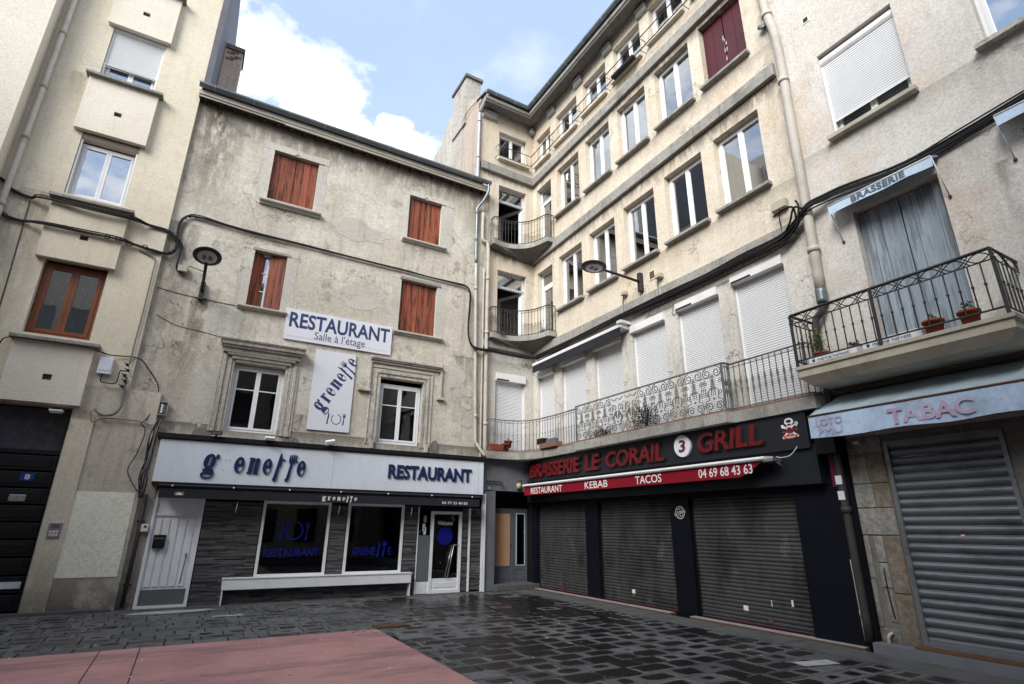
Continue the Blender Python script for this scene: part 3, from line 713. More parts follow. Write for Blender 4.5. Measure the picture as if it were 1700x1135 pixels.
# black double door with frosted transom
D_ = MB(); D_.box(-3.65, -2.36, .30, .36, 2.92, 3.0); D_.box(-3.65, -3.58, .28, .36, 0, 3.85); D_.box(-2.43, -2.36, .28, .36, 0, 3.85)
door = D_.build('door', 'black', A, FA, label='black panelled entrance door under a frosted transom')
MB().box(-3.58, -2.43, .32, .34, 3.0, 3.83).build('transom_pane', 'frost', door, FA)
for k in range(9):
    z0 = .04 + k * .32
    MB().box(-3.575, -2.435, .31, .35, z0, z0 + .29).build('door_panel', 'black', door, FA, bevel=.012)
    MB().box(-3.45, -2.52, .298, .312, z0 + .06, z0 + .23).build('raised_field', 'black', door, FA, bevel=.01)
MB().box(-3.02, -2.76, .285, .30, 2.0, 2.13).build('letter_grille', 'chrome', door, FA, bevel=.008)
for a in (-3.005, -2.885): MB().box(a, a + .105, .278, .286, 2.015, 2.115).build('grille_opening', 'interior', door, FA)
MB().box(-2.82, -2.47, .29, .30, .44, .56).build('notice', 'white_paint', door, FA)
np_ = tag(MB().box(-2.935, -2.715, .285, .297, 2.395, 2.545).build('number_plate', 'blue_plate', None, FA), 'blue enamel house number plate on the black door', 'house number')
lettering('8', (-2.865, -2.785, 2.42, 2.52), FA @ T(0, .285, 0), np_, 'white_print', offset=.02)
MB().box(-3.75, -.95, -.16, .0, -.012, .05).build('door_step', 'border', A, FA)
MB().box(-2.34, -1.96, -.03, -.001, .05, 3.62).build('door_surround', 'stucco_cream', A, FA)
MB().plan([(-2.0, -.008), (-.97, -.008), (-.97, -.001), (-2.0, -.001)], .62, 2.22).build('painted_patch', 'stucco_pale', A, FA)
# door lamp, intercom, meter box
lt = thing('door_lamp', FA @ T(-2.6, -.05, 3.72), 'small white box lamp fixed above the black door', 'lamp')
MB().box(-.10, .12, -.16, 0, 0, .035).build('housing', 'white_box', lt, WM[lt.name], bevel=.006); MB().box(-.08, .10, -.14, -.02, -.03, 0).build('diffuser', 'lens', lt, WM[lt.name])
ic = thing('intercom', FA @ T(-2.13, -.03, 1.34), 'grey metal intercom panel on the pilaster right of the black door', 'intercom')
MB().box(-.10, .10, -.025, 0, 0, .28).build('plate', 'chrome', ic, WM[ic.name], bevel=.005); MB().box(-.06, .06, -.03, -.02, .18, .25).build('speaker_grille', 'grey_panel', ic, WM[ic.name])
for k in range(2):
    for j in range(3): MB().box(-.07 + j * .05, -.035 + j * .05, -.032, -.02, .04 + k * .06, .075 + k * .06).build('button', 'white_paint', ic, WM[ic.name])
mbx = thing('meter_box', FA @ T(-2.0, 0, 4.6), 'light grey electric meter box right of the lowest apron panel', 'box')
MB().box(-.125, .125, -.11, 0, 0, .36).build('body', 'fascia', mbx, WM[mbx.name], bevel=.012); MB().box(-.11, .11, -.118, -.108, .07, .34).build('lid', 'fascia', mbx, WM[mbx.name], bevel=.006)
tag(MB().tube(spline([(-2.02, 13.93, 4.6), (-2.02, 13.93, 4.45), (-1.9, 13.93, 4.42), (-1.75, 13.93, 4.45), (-1.73, 13.93, 4.7), (-1.62, 13.95, 4.72)]), .012).build('cable', 'cable'), 'thin looped lead below the grey meter box', 'cable')
dp = MB().tube([(-4.45, -.1, 19), (-4.45, -.1, 5.0), (-4.45, -.1, 0)], .06, 10).build('drainpipe', 'pipe_beige', A, FA)
for z_ in (7.9, 9.6, 11.0, 12.6, 14.2): MB().tube([(-4.45, -.1, z_), (-4.45, -.1, z_ + .12)], .073, 10).build('pipe_socket', 'pipe_beige', dp, FA)
MB().tube([(-4.05, -.012, 8.2), (-4.0, -.012, 6.8), (-3.95, -.012, 5.2)], .010, 5).build('thin_pipe', 'pipe_dark', A, FA)

# =================================================================== GREY RESTAURANT HOUSE (centre)
B = thing('restaurant_house', T(2.8, 14.1, 0), 'grey beige roughcast house with red wooden shutters above a pale restaurant front', 'building')
hB = [(.46, 1.64, 9.8, 11.38), (4.36, 5.42, 9.79, 11.28), (.42, 1.2, 6.76, 8.3), (4.31, 5.42, 6.83, 8.43), (.42, 1.56, 3.66, 5.28), (3.96, 5.18, 3.66, 5.43)]
wall('wall', -1.5, 7.1, 3.4, 12.15, hB, FB, B, 'stucco_grey', reveal=.22, thick=6)
wall('wall', -1.5, 7.1, 12.15, 12.25, [], FB, B, 'stucco_grey', thick=6)
MB().box(-.9, -.6, -.0, .3, 0, 3.4).build('wall', 'stucco_soot', B, FB)
def band(u0, u1, z0, z1, wl, wr, wt, wb, d=.014, mat='stucco_patch'):
    mb = MB(); j = lambda: rnd.uniform(-.035, .035)
    def strip(pts_in, pts_out):
        n = len(pts_in)
        for i in range(n - 1):
            a, b, c, e = pts_in[i], pts_in[i + 1], pts_out[i + 1], pts_out[i]
            mb.hexa([(a[0], 0, a[1]), (b[0], 0, b[1]), (c[0], 0, c[1]), (e[0], 0, e[1])], [(a[0], -d, a[1]), (b[0], -d, b[1]), (c[0], -d * .3, c[1]), (e[0], -d * .3, e[1])])
    n = 8
    if wl: strip([(u0, z0 + (z1 - z0) * i / n) for i in range(n + 1)], [(u0 - wl + j(), z0 + (z1 - z0) * i / n) for i in range(n + 1)])
    if wr: strip([(u1, z0 + (z1 - z0) * i / n) for i in range(n + 1)], [(u1 + wr + j(), z0 + (z1 - z0) * i / n) for i in range(n + 1)])
    if wt: strip([(u0 - wl + (u1 - u0 + wl + wr) * i / n, z1) for i in range(n + 1)], [(u0 - wl + (u1 - u0 + wl + wr) * i / n, z1 + wt + j() * .6) for i in range(n + 1)])
    return mb.build('window_surround', mat, B, FB)
band(.46, 1.64, 9.65, 11.38, .26, .27, .22, 0); band(4.36, 5.42, 9.65, 11.28, .22, .4, .2, 0)
band(.42, 1.2, 6.66, 8.3, .28, .28, .22, 0); band(4.31, 5.42, 6.7, 8.43, .26, .3, .16, 0)
def mould(pr, u0, u1, name='sill', mat='stucco_patch'): return MB().prof(pr, u0, u1).build(name, mat, B, FB)
def sill_prof(z, d=.16, h=.13): return [(0, z - h), (-d * .35, z - h), (-d * .5, z - h * .6), (-d * .95, z - h * .45), (-d, z - h * .2), (-d * .97, z), (.1, z + .02)]
mould(sill_prof(9.78), .30, 1.86); mould(sill_prof(9.75, .14, .10), 4.2, 5.62); mould(sill_prof(6.74, .12, .09), .24, 1.38); mould(sill_prof(6.81, .12, .10), 4.18, 5.66)
# slim lintel mouldings with accolade tips
for (a, b, z) in ((.46, 1.64, 11.38), (4.36, 5.42, 11.28)):
    m_ = (a + b) / 2
    MB().extr([(a - .02, z), (m_ - .09, z), (m_, z + .07), (m_ + .09, z), (b + .12, z), (b + .12, z + .045), (m_ + .1, z + .05), (m_, z + .12), (m_ - .1, z + .05), (a - .02, z + .045)], -.035, .01).build('lintel_moulding', 'stucco_patch', B, FB)
mould([(0, 8.3), (-.03, 8.3), (-.05, 8.36), (0, 8.36)], .36, 1.26, 'lintel_moulding'); mould([(0, 8.43), (-.04, 8.43), (-.07, 8.5), (0, 8.5)], 4.25, 5.52, 'lintel_moulding')
# shutters
leaf_shutter(B, FB, .47, 1.045, 9.81, 11.36, 3, .09, 'shutter_wood'); leaf_shutter(B, FB, 1.055, 1.63, 9.81, 11.36, 3, .09, 'shutter_wood')
leaf_shutter(B, FB, 4.37, 4.90, 9.80, 11.26, 3, .09, 'shutter_wood'); leaf_shutter(B, FB, 4.91, 5.41, 9.80, 11.26, 3, .10, 'shutter_wood')
leaf_shutter(B, FB, 4.32, 4.86, 6.84, 8.41, 3, .09, 'shutter_wood'); leaf_shutter(B, FB, 4.87, 5.41, 6.84, 8.41, 3, .095, 'shutter_wood')
leaf_shutter(B, FB, .43, .76, 6.77, 8.28, 2, .05, 'shutter_wood', rot=R(28), hinge='l', label='narrow left leaf pushed half open'); leaf_shutter(B, FB, .80, 1.19, 6.77, 8.28, 2, .03, 'shutter_wood', rot=R(-12), hinge='r')
window(B, FB, .42, 1.2, 6.76, 8.3, rec=.18, bars=(.33, .66), key='wb3', mat='white_paint', sashes=2, st=.035, fr=.03)
# first-floor windows
room(.1, 6.0, 3.5, 6.2, FB, B, y0=.215, mat='interior_dark'); room(.1, 6.0, 6.5, 11.9, FB, B, y0=.215, mat='interior_dark')
window(B, FB, .42, 1.56, 3.66, 5.26, rec=.14, bars=(.64,), mat='white_paint', key='wb5', fr=.07, st=.05, pane='glass_shop')
window(B, FB, 3.98, 5.16, 3.68, 5.30, rec=.16, bars=(.64,), mat='white_paint', key='wb6', fr=.07, st=.05, pane='glass_shop')
for a in (.55, 1.3, 4.1, 4.95): MB().box(a, a + .12, .32, .33, 3.75, 5.2).build('curtain_or_strip', 'interior_dark', B, FB)
# left one: splayed fluted jambs and heavy cornice
for sgn, ue in ((-1, .42), (1, 1.56)):
    for k, (o0, o1, d) in enumerate(((0, .06, .012), (.06, .13, .035), (.13, .18, .022), (.18, .26, .05), (.26, .32, .03))):
        a, b = sorted((ue + sgn * o0, ue + sgn * o1)); MB().box(a, b, -d, .02, 3.62, 5.5 + k * .01).build('jamb_moulding', 'stone', B, FB, bevel=.012)
for k, (z0, z1, d, e) in enumerate(((5.29, 5.36, .03, .0), (5.36, 5.44, .07, .12), (5.44, 5.50, .11, .26), (5.50, 5.60, .13, .40), (5.60, 5.66, .19, .44), (5.66, 5.75, .24, .49), (5.75, 5.80, .28, .53))):
    MB().prof([(.02, z0), (-d, z0), (-d - .02, z1 - .01), (-d, z1), (.02, z1)], .42 - e * .72, 1.56 + e * .72).build('cornice_course', 'stone', B, FB)
# right one: nested mouldings and hood mould with label stops
for k, (o0, o1, d) in enumerate(((0, .06, .03), (.06, .10, .015), (.10, .17, .055), (.17, .20, .02), (.24, .28, .04))):
    for sgn, ue in ((-1, 3.96), (1, 5.18)):
        a, b = sorted((ue + sgn * o0, ue + sgn * o1)); MB().box(a, b, -d * .65, .02, 3.62, 5.43 + o0).build('jamb_moulding', 'stone', B, FB, bevel=.01)
    MB().box(3.96 - o1, 5.18 + o1, -d * .65 - .001, .021, 5.43 + o0 + .001, 5.43 + o1 + .001).build('lintel_moulding', 'stone', B, FB, bevel=.01)
for z0, z1, d in ((5.80, 5.86, .06), (5.86, 5.90, .10), (5.90, 5.96, .13)): MB().box(3.62, 5.72, -d, .02, z0, z1).build('hood_mould', 'stone', B, FB, bevel=.012)
for a in (3.62, 5.66): MB().box(a, a + .06, -.07, .02, 5.05, 5.80).build('hood_mould', 'stone', B, FB, bevel=.01)
for a, b in ((3.36, 3.69), (5.58, 5.80)): MB().box(a, b, -.10, .02, 4.98, 5.05).build('label_stop', 'stone', B, FB, bevel=.012)
for a in (3.80, 5.30): MB().box(a, a + .10, -.09, .02, 3.5, 3.72).build('pedestal_stone', 'stone', B, FB, bevel=.015)
for (a, b, c, d) in ((5.45, 5.75, 3.46, 3.86), (-.2, .2, 3.42, 3.7), (1.7, 2.1, 3.42, 3.66)):
    pts = [(a + (b - a) * .5 + (b - a) * .5 * math.cos(t) * rnd.uniform(.75, 1.1), c + (d - c) * .5 + (d - c) * .5 * math.sin(t) * rnd.uniform(.75, 1.1)) for t in [k * .7 for k in range(9)]]
    MB().extr(pts, -.012, .004).build('broken_render', 'mortar', B, FB)
for (x_, z_, w__, h__, m__) in ((-1.0, 10.6, .5, .9, 'stucco_soot'), (-.95, 9.5, .4, .5, 'stucco_soot'), (2.9, 9.6, .9, .35, 'stucco_patch'), (.0, 6.2, .55, .5, 'stucco_patch'), (3.2, 7.6, .8, .4, 'stucco_patch'), (2.2, 5.0, .25, .8, 'stucco_patch'), (-.1, 4.6, .3, .9, 'stucco_patch'), (6.1, 5.6, .35, .8, 'stucco_patch')):
    nn = 22; pts = [(x_ + w__ * math.cos(6.2832 * k / nn) * rnd.uniform(.6, 1.1), z_ + h__ * math.sin(6.2832 * k / nn) * rnd.uniform(.6, 1.1)) for k in range(nn)]
    if m__ != 'stucco_soot': MB().extr(pts, -.005, .004).build('render_repair', m__, B, FB)
# peeled strip beside the pipes
for zc, hh in ((10.1, .5), (8.95, .4), (5.3, .3), (4.9, .2), (4.4, .25)):
    pts = [(6.55 + .16 * math.cos(t) * rnd.uniform(.7, 1.2), zc + hh * .5 * math.sin(t) * rnd.uniform(.7, 1.1)) for t in [k * .7 for k in range(9)]]
    MB().extr(pts, -.010, .004).build('broken_render', 'stucco_patch', B, FB)
# eaves
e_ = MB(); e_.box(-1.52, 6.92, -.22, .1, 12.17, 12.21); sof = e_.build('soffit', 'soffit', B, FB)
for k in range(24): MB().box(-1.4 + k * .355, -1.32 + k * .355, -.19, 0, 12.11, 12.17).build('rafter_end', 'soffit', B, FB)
for k in range(4):
    a = -1.53 + k * 2.11; MB().box(a, a + 2.105, -.25 - .004 * (k % 2), -.22, 12.13 + rnd.uniform(-.014, .014), 12.30).build('fascia_board', 'eave_wood', B, FB)
MB().box(-1.53, 6.92, -.235, .2, 12.305, 12.34).build('fascia_board', 'eave_wood', B, FB)
MB().box(-1.53, 6.92, -.275, -.255, 12.20, 12.33).build('fascia_strip', 'eave_wood', B, FB)
gp = [(-.36 + .095 * math.cos(t), 12.44 + .095 * math.sin(t)) for t in [R(180 + 18 * k) for k in range(11)]]
gp += [(-.275, 12.44), (-.445, 12.44)]
gut = MB().prof(gp, -1.55, 6.95).build('gutter', 'zinc', B, FB)
for k in range(9): MB().prof([(-.36 + .102 * math.cos(t), 12.44 + .102 * math.sin(t)) for t in [R(180 + 20 * j) for j in range(10)]], -1.2 + k * .93, -1.185 + k * .93).build('gutter_bracket', 'zinc_light', gut, FB)
MB().prof([(-.25, 12.44), (6, 15.0), (6, 14.9), (-.25, 12.35)], -1.49, 6.72).build('roof', 'roof_slate', B, FB)
# drainpipes on the right edge
def pipe(pts, r, mat, F, parent, socks=(), sm=None):
    o = MB().tube(spline(pts, 4), r, 10).build('drainpipe', mat, parent, F)
    for (x, y_, z) in socks: MB().tube([(x, y_, z), (x, y_, z + .09)], r * 1.25, 10).build('pipe_bracket', sm or mat, o, F)
    return o
pipe([(6.86, -.36, 12.36), (6.88, -.34, 12.1), (6.76, -.2, 11.75), (6.62, -.08, 11.5), (6.62, -.08, 11.2), (6.62, -.08, 10.4), (6.64, -.08, 9.5)], .045, 'zinc', FB, B, ((6.62, -.08, 11.3), (6.62, -.08, 10.3)))
pipe([(6.64, -.08, 9.5), (6.72, -.08, 6.5), (6.80, -.08, 4.1), (6.84, -.1, 3.85), (7.05, -.24, 3.5)], .045, 'pipe_beige', FB, B, ((6.66, -.08, 8.6), (6.72, -.08, 6.6), (6.79, -.08, 4.6)))
pipe([(6.93, -.07, 9.4), (6.95, -.07, 7), (6.97, -.07, 4.2), (6.98, -.07, 3.45)], .028, 'pipe_beige', FB, B)
pipe([(6.84, -.08, 11.4), (6.84, -.08, 10.5), (6.90, -.1, 10.35), (7.03, -.14, 10.1), (7.04, -.14, 8), (7.06, -.14, 5.5), (7.09, -.14, 3.5)], .055, 'pipe_beige', FB, B, ((7.04, -.14, 9.0), (7.05, -.14, 7.2), (7.08, -.14, 4.4)))

# ---- shop front of the restaurant
MB().box(-.80, 7.05, -.30, .02, 3.37, 3.47).build('lead_flashing', 'black', B, FB)
MB().box(-.78, 7.02, -.27, .02, 3.345, 3.42).build('lead_flashing', 'pipe_dark', B, FB)
wall('shop_wall', .33, 7.16, 0, 2.46, [(1.53, 3.02, .53, 2.10), (3.45, 4.86, .53, 2.10), (5.27, 6.52, 0, 2.02)], FB, B, 'interior_dark', reveal=.12, thick=.3)
MB().box(-.62, 7.16, .0, .3, 2.10, 2.46).build('shop_header', 'black', B, FB)
# ledgestone cladding
mb = MB(); ml = MB(); md = MB(); mm = MB()
def clad(u0, u1, z0, z1):
    z = z0
    while z < z1 - .01:
        h = min(rnd.choice([.022, .028, .034, .045]), z1 - z); u = u0
        while u < u1 - .005:
            w = min(rnd.uniform(.16, .55), u1 - u)
            if u1 - u - w < .08: w = u1 - u
            d = rnd.uniform(.018, .042); (rnd.choice((mb, md, mm, mb)) if rnd.random() > .006 else ml).hexa([(u + .001, .0, z + .001), (u + w - .001, .0, z + .001), (u + w - .001, -d + rnd.uniform(-.004, .004), z + .001), (u + .001, -d, z + .001)],
                [(u + .001, .0, z + h - .001), (u + w - .001, .0, z + h - .001), (u + w - .001, -d + rnd.uniform(-.004, .004), z + h - .001), (u + .001, -d + rnd.uniform(-.004, .004), z + h - .001)]); u += w
        z += h
clad(.35, 1.50, .0, 2.10); clad(3.05, 3.42, .0, 2.10); clad(1.50, 3.05, .0, .50); clad(3.42, 5.25, 0, .50); clad(4.89, 5.25, .50, 2.10); clad(6.53, 6.70, 0, 2.10); clad(6.75, 7.08, .06, 2.10)
mb.build('slate_strip', 'slate_wall', B, FB, kind='stuff'); md.build('slate_strip', 'slate_dark', B, FB, kind='stuff', label='darker strips'); mm.build('slate_strip', 'slate_mid', B, FB, kind='stuff', label='brownish strips'); ml.build('slate_strip', 'slate_light', B, FB, kind='stuff', label='paler strips')
def frame_rect(u0, u1, z0, z1, t, y0, y1):
    return MB().box(u0, u0 + t, y0, y1, z0, z1).box(u1 - t, u1, y0, y1, z0, z1).box(u0 + t, u1 - t, y0, y1, z0, z0 + t).box(u0 + t, u1 - t, y0, y1, z1 - t, z1)
def shopwin(u0, u1, z0, z1):
    f = frame_rect(u0, u1, z0, z1, .06, -.06, .03).build('shop_window', 'white_paint', B, FB, bevel=.006)
    MB().box(u0 + .06, u1 - .06, .0, .008, z0 + .06, z1 - .06).build('pane', 'glass_shop', f, FB)
    MB().box(u0 + .06 + (u1 - u0) * .80, u1 - .07, .14, .16, z0 + .06, z1 - .05).build('curtain_or_strip', 'grey_panel', f, FB)
    return f
f1 = shopwin(1.52, 3.03, .52, 2.14); f2 = shopwin(3.44, 4.87, .52, 2.14)
room(.6, 5.2, .05, 2.6, FB, B, y0=.14, depth=4, mat='interior_dark')
for k, (a, b, c, d) in enumerate(((1.70, 1.725, 1.05, 1.75), (1.78, 1.80, 1.3, 1.62), (1.95, 1.99, 1.6, 1.66), (3.6, 3.66, 1.22, 1.28))): MB().box(a, b, .5, .51, c, d).build('interior_light', 'white_print', f1 if a < 3 else f2, FB)
lettering('RESTAURANT', (1.66, 2.86, .93, 1.10), FB @ T(0, -.001, 0), f1, 'blue_print', offset=.012, slope=.012)
lettering('GREN', (3.64, 4.10, .95, 1.12), FB @ T(0, -.001, 0), f2, 'blue_print', offset=.012); lettering('E', (4.12, 4.21, .95, 1.12), FB @ T(0, -.001, 0), f2, 'blue_print', offset=.012); lettering('E', (4.52, 4.61, .95, 1.12), FB @ T(0, -.001, 0), f2, 'blue_print', offset=.012)
KNIFE = [(0, 0), (.10, -.04), (.20, 0), (.22, .45), (.34, .5), (.34, .78), (.25, 1.0), (.17, .95), (.10, .80), (.06, .45)]
def knife(x, z, w, h, bar=True):
    s = [(.16, 0), (.30, -.0), (.44, .04), (.46, .12), (.50, .50), (.62, .52), (.60, .74), (.88, .745), (.88, .765), (.58, .79), (.50, .92), (.40, 1.0), (.33, .9), (.26, .6), (.14, .13), (.08, .06)] if bar else \
        [(.16, 0), (.30, -.0), (.44, .04), (.46, .12), (.50, .50), (.62, .52), (.60, .78), (.52, .92), (.40, 1.0), (.33, .9), (.26, .6), (.14, .13), (.08, .06)]
    return [(x + a * w, z + b * h) for a, b in s]
def fork(x, z, w, h, bar=True):
    s = [(.20, 0), (.34, .0), (.46, .04), (.50, .12), (.54, .62), (.68, .68), (.78, .735)] + ([(.99, .745), (.80, .775)] if bar else []) + \
        [(.80, .80), (.80, .98), (.74, .99), (.70, .80), (.64, .80), (.62, 1.0), (.56, 1.0), (.54, .80), (.48, .80), (.45, 1.0), (.39, 1.0), (.38, .80), (.32, .80), (.27, .99), (.21, .98), (.18, .76), (.24, .68), (.36, .62), (.24, .12), (.14, .05)]
    return [(x + a * w, z + b * h) for a, b in s]
def ell(cx, cz, rx, rz, n=22, a0=0, a1=360): return [(cx + rx * math.cos(R(a0 + (a1 - a0) * k / n)), cz + rz * math.sin(R(a0 + (a1 - a0) * k / n))) for k in range(n if a1 - a0 == 360 else n + 1)]
def g_e(x, z, w, h):   # fat condensed e
    o = ell(.5, .5, .46, .5, 26)
    h1 = [(.40, .56), (.60, .56), (.62, .78), (.57, .90), (.50, .94), (.42, .90), (.38, .76)]
    h2 = [(.44, .46), (1.2, .46), (1.2, .42), (.90, .42), (.84, .25), (.74, .12), (.60, .06), (.50, .10), (.44, .25)]
    L = [[(x + a * w, z + b * h) for a, b in l] for l in (o, h1)]
    # the open lower bowl is cut out with a notch kept inside the outline
    n = [(.42, .45), (.89, .45), (.86, .30), (.79, .18), (.70, .10), (.60, .07), (.50, .11), (.42, .26)]
    L.append([(x + a * w, z + b * h) for a, b in n]); return L
def g_g(x, z, w, h):
    L = [ell(.46, .68, .40, .32, 24), [(.38, .50), (.52, .50), (.56, .86), (.50, .93), (.41, .90)], ell(.92, .90, .12, .10, 12),
         [(.30, .40), (.70, .40), (.80, .36), (.86, .30), (.92, .20), (.88, .08), (.70, .0), (.35, -.01), (.12, .03), (.04, .12), (.08, .20), (.20, .25), (.10, .30), (.14, .37)],
         ell(.48, .105, .32, .065, 18)]
    return [[(x + a * w, z + b * h) for a, b in l] for l in L]
def g_n(x, z, w, h):
    L = [[(.0, 0), (.46, 0), (.46, .82), (.60, .82), (.60, 0), (1.06, 0), (1.06, .06), (1.0, .06), (1.0, .86), (.92, .97), (.76, 1.0), (.62, .95), (.50, .88), (.48, 1.0), (.0, 1.0), (.0, .94), (.08, .93), (.08, .06), (0, .06)]]
    L_unused = [
         [(.46, -.0), (.60, -.0), (.60, .80), (.46, .80)]]
    return [[(x + a * w, z + b * h) for a, b in l] for l in L]
def g_r(x, z, w, h):
    L = [[(0, 0), (.72, 0), (.72, .06), (.62, .06), (.62, .80), (.70, .88), (.72, .80), (.88, .74), (1.0, .82), (.98, .94), (.85, 1.0), (.70, .97), (.60, .88), (.56, 1.0), (0, 1.0), (0, .94), (.1, .93), (.1, .06), (0, .06)]]
    return [[(x + a * w, z + b * h) for a, b in l] for l in L]
def shear(L, k, z0): return [[(a + (b - z0) * k, b) for a, b in l] for l in L]
def word(M, parent, mat, depth, z0, xh, cols, k=.12, skip=(), name='letter'):
    """cols: list of (glyph, x, w) ; xh = x-height"""
    for g, x, w in cols:
        if g in skip: continue
        if g == 'g': parts = [g_g(x, z0 - xh * .42, w, xh * 1.5)]
        elif g == 'r': parts = [g_r(x, z0, w, xh)]
        elif g == 'e': parts = [g_e(x, z0, w, xh)]
        elif g == 'n': parts = [g_n(x, z0, w, xh)]
        elif g == 'k': parts = [[knife(x, z0 - xh * .42, w, xh * 1.85)]]
        elif g == 'f': parts = [[fork(x, z0 - xh * .40, w, xh * 1.78)]]
        for L in parts: 
            if g == 'g':
                shape(shear([L[0], L[1]], k, z0), depth, M, parent, mat, name); shape(shear([L[2]], k, z0), depth * .96, M, parent, mat, name + '_ear'); shape(shear([L[3], L[4]], k, z0), depth * .98, M, parent, mat, name)
            else: shape(shear(L, k, z0), depth, M, parent, mat, name)
# window cutlery logo and the cut letters on glass
G1 = FB @ T(0, -.001, 0)
for lp in ([knife(1.93, 1.28, .14, .42, False)], [fork(2.48, 1.28, .14, .42, False)], [ell(2.26, 1.50, .20, .21, 26, 120, 440) + ell(2.26, 1.50, .165, .175, 26, 440 - 1e-6, 120)]): shape(lp, .002, G1, f1, 'blue_print', 'logo')
for lp in ([knife(4.22, .90, .16, .36, True)], [fork(4.34, .90, .18, .38, True)]): shape(lp, .002, G1, f2, 'blue_print', 'letter')
# bench ledge
bn = MB().box(.92, 5.10, -.22, .0, .30, .515).build('window_ledge', 'white_paint', B, FB, bevel=.008); MB().box(.91, 5.11, -.235, 0, .515, .535).build('ledge_top', 'white_paint', bn, FB)
for a in (.935, 5.07): MB().box(a, a + .02, -.20, -.03, .005, .30).build('ledge_leg', 'white_paint', bn, FB)
# white door
wd = frame_rect(-.60, .33, -.0, 2.30, .055, -.05, .05).box(-.545, .275, -.03, .04, 1.78, 1.83).build('door', 'white_paint', B, FB, label='white boarded side door with a black letter box')
MB().box(-.545, .275, -.005, .02, 1.83, 2.25).build('upper_panel', 'white_paint', wd, FB)
MB().box(-.53, .265, -.01, .02, .02, .35).build('kick_panel', 'grey_panel', wd, FB)
MB().box(-.545, .275, -.0, .035, .0, 1.80).build('door_leaf', 'white_paint', wd, FB)
for k in range(5):
    a = -.5 + k * .15; MB().box(a, a + .10, -.022, .0, .40, 1.72).build('board', 'white_paint', wd, FB, bevel=.004)
MB().box(.255, .275, -.02, .0, .35, 1.77).build('meeting_strip', 'white_paint', wd, FB)
lb = MB().box(-.49, -.27, -.10, -.012, 1.14, 1.40).build('letter_box', 'black', wd, FB, bevel=.01); MB().box(-.47, -.29, -.108, -.098, 1.32, 1.345).build('letter_slot', 'grey_panel', wd, FB)
MB().tube([(.15, -.03, 1.03), (.15, -.06, 1.03), (.16, -.07, .96)], .012, 6).build('handle', 'black_metal', wd, FB)
MB().tube([(.16, -.035, .99), (.13, -.035, .45)], .007, 5).build('pull_bar', 'rust', wd, FB)
# glazed entrance
gd = frame_rect(5.62, 6.50, .015, 2.0, .075, -.05, .03).box(5.695, 6.425, -.03, .02, .08, .36).build('door', 'white_paint', B, FB, label='white framed glass entrance door with a blue disc')
MB().box(5.695, 6.425, .0, .01, .36, 1.925).build('pane', 'glass_shop', gd, FB)
MB().box(5.76, 6.36, -.038, -.03, .15, .26).build('kick_plate', 'pvc', gd, FB)
shape([ell(6.04, 1.38, .22, .22, 28)], .002, FB @ T(0, -.001, 0), gd, 'blue_print', 'blue_disc')
lettering('Welcome', (5.82, 6.24, 1.66, 1.76), FB @ T(0, -.002, 0), gd, 'white_print', offset=.01)
MB().tube([(6.30, -.05, 1.18), (6.26, -.10, 1.15), (6.12, -.10, .42), (6.12, -.05, .38)], .013, 6).build('handle', 'chrome', gd, FB)
MB().tube([(6.22, -.08, 1.15), (6.05, -.08, .40)], .010, 6).build('handle', 'chrome', gd, FB)
MB().tube([(6.28, -.04, 1.16), (6.42, -.06, 1.16)], .012, 6).build('lever', 'chrome', gd, FB)
sp_ = MB().box(5.27, 5.62, -.03, .03, .02, .30).build('side_panel', 'white_paint', B, FB); MB().box(5.27, 5.61, -.035, .03, .30, 1.40).build('grey_infill', 'grey_panel', sp_, FB)
MB().box(5.27, 5.62, .0, .01, 1.40, 2.05).build('pane', 'glass_shop', sp_, FB); MB().box(5.255, 5.275, -.05, .03, 0, 2.1).build('post', 'white_paint', sp_, FB)
for (a, b, c, d, m) in ((5.42, 5.50, 1.72, 1.88, 'ply'), (5.40, 5.47, 1.5, 1.68, 'fascia'), (5.30, 5.36, 1.45, 1.52, 'blue_plate'), (5.43, 5.5, 1.42, 1.6, 'white_paint')): MB().box(a, b, -.004, -.001, c, d).build('sticker', m, sp_, FB)
MB().box(5.62, 6.52, .05, .06, 2.0, 2.1).build('transom', 'black', B, FB)
room(5.2, 6.9, .03, 2.4, FB, B, y0=.14, depth=3, mat='interior_dark')
MB().box(6.70, 6.745, -.07, .0, .02, 2.1).build('white_post', 'white_paint', B, FB); MB().box(7.085, 7.12, -.09, .0, .0, 2.45).build('white_post', 'white_paint', B, FB); MB().box(7.135, 7.18, -.11, .0, .0, 2.5).build('white_post', 'white_paint', B, FB)
sl = thing('small_spotlight', FB @ T(6.93, -.06, 1.98), 'tiny round spotlight on the slate strip beside the glass door', 'lamp')
MB().ball((0, -.05, 0), .05, 8, 6).build('lamp_head', 'grey_panel', sl, WM[sl.name]); MB().tube([(0, 0, .05), (0, -.04, .02)], .012, 6).build('arm', 'black_metal', sl, WM[sl.name])

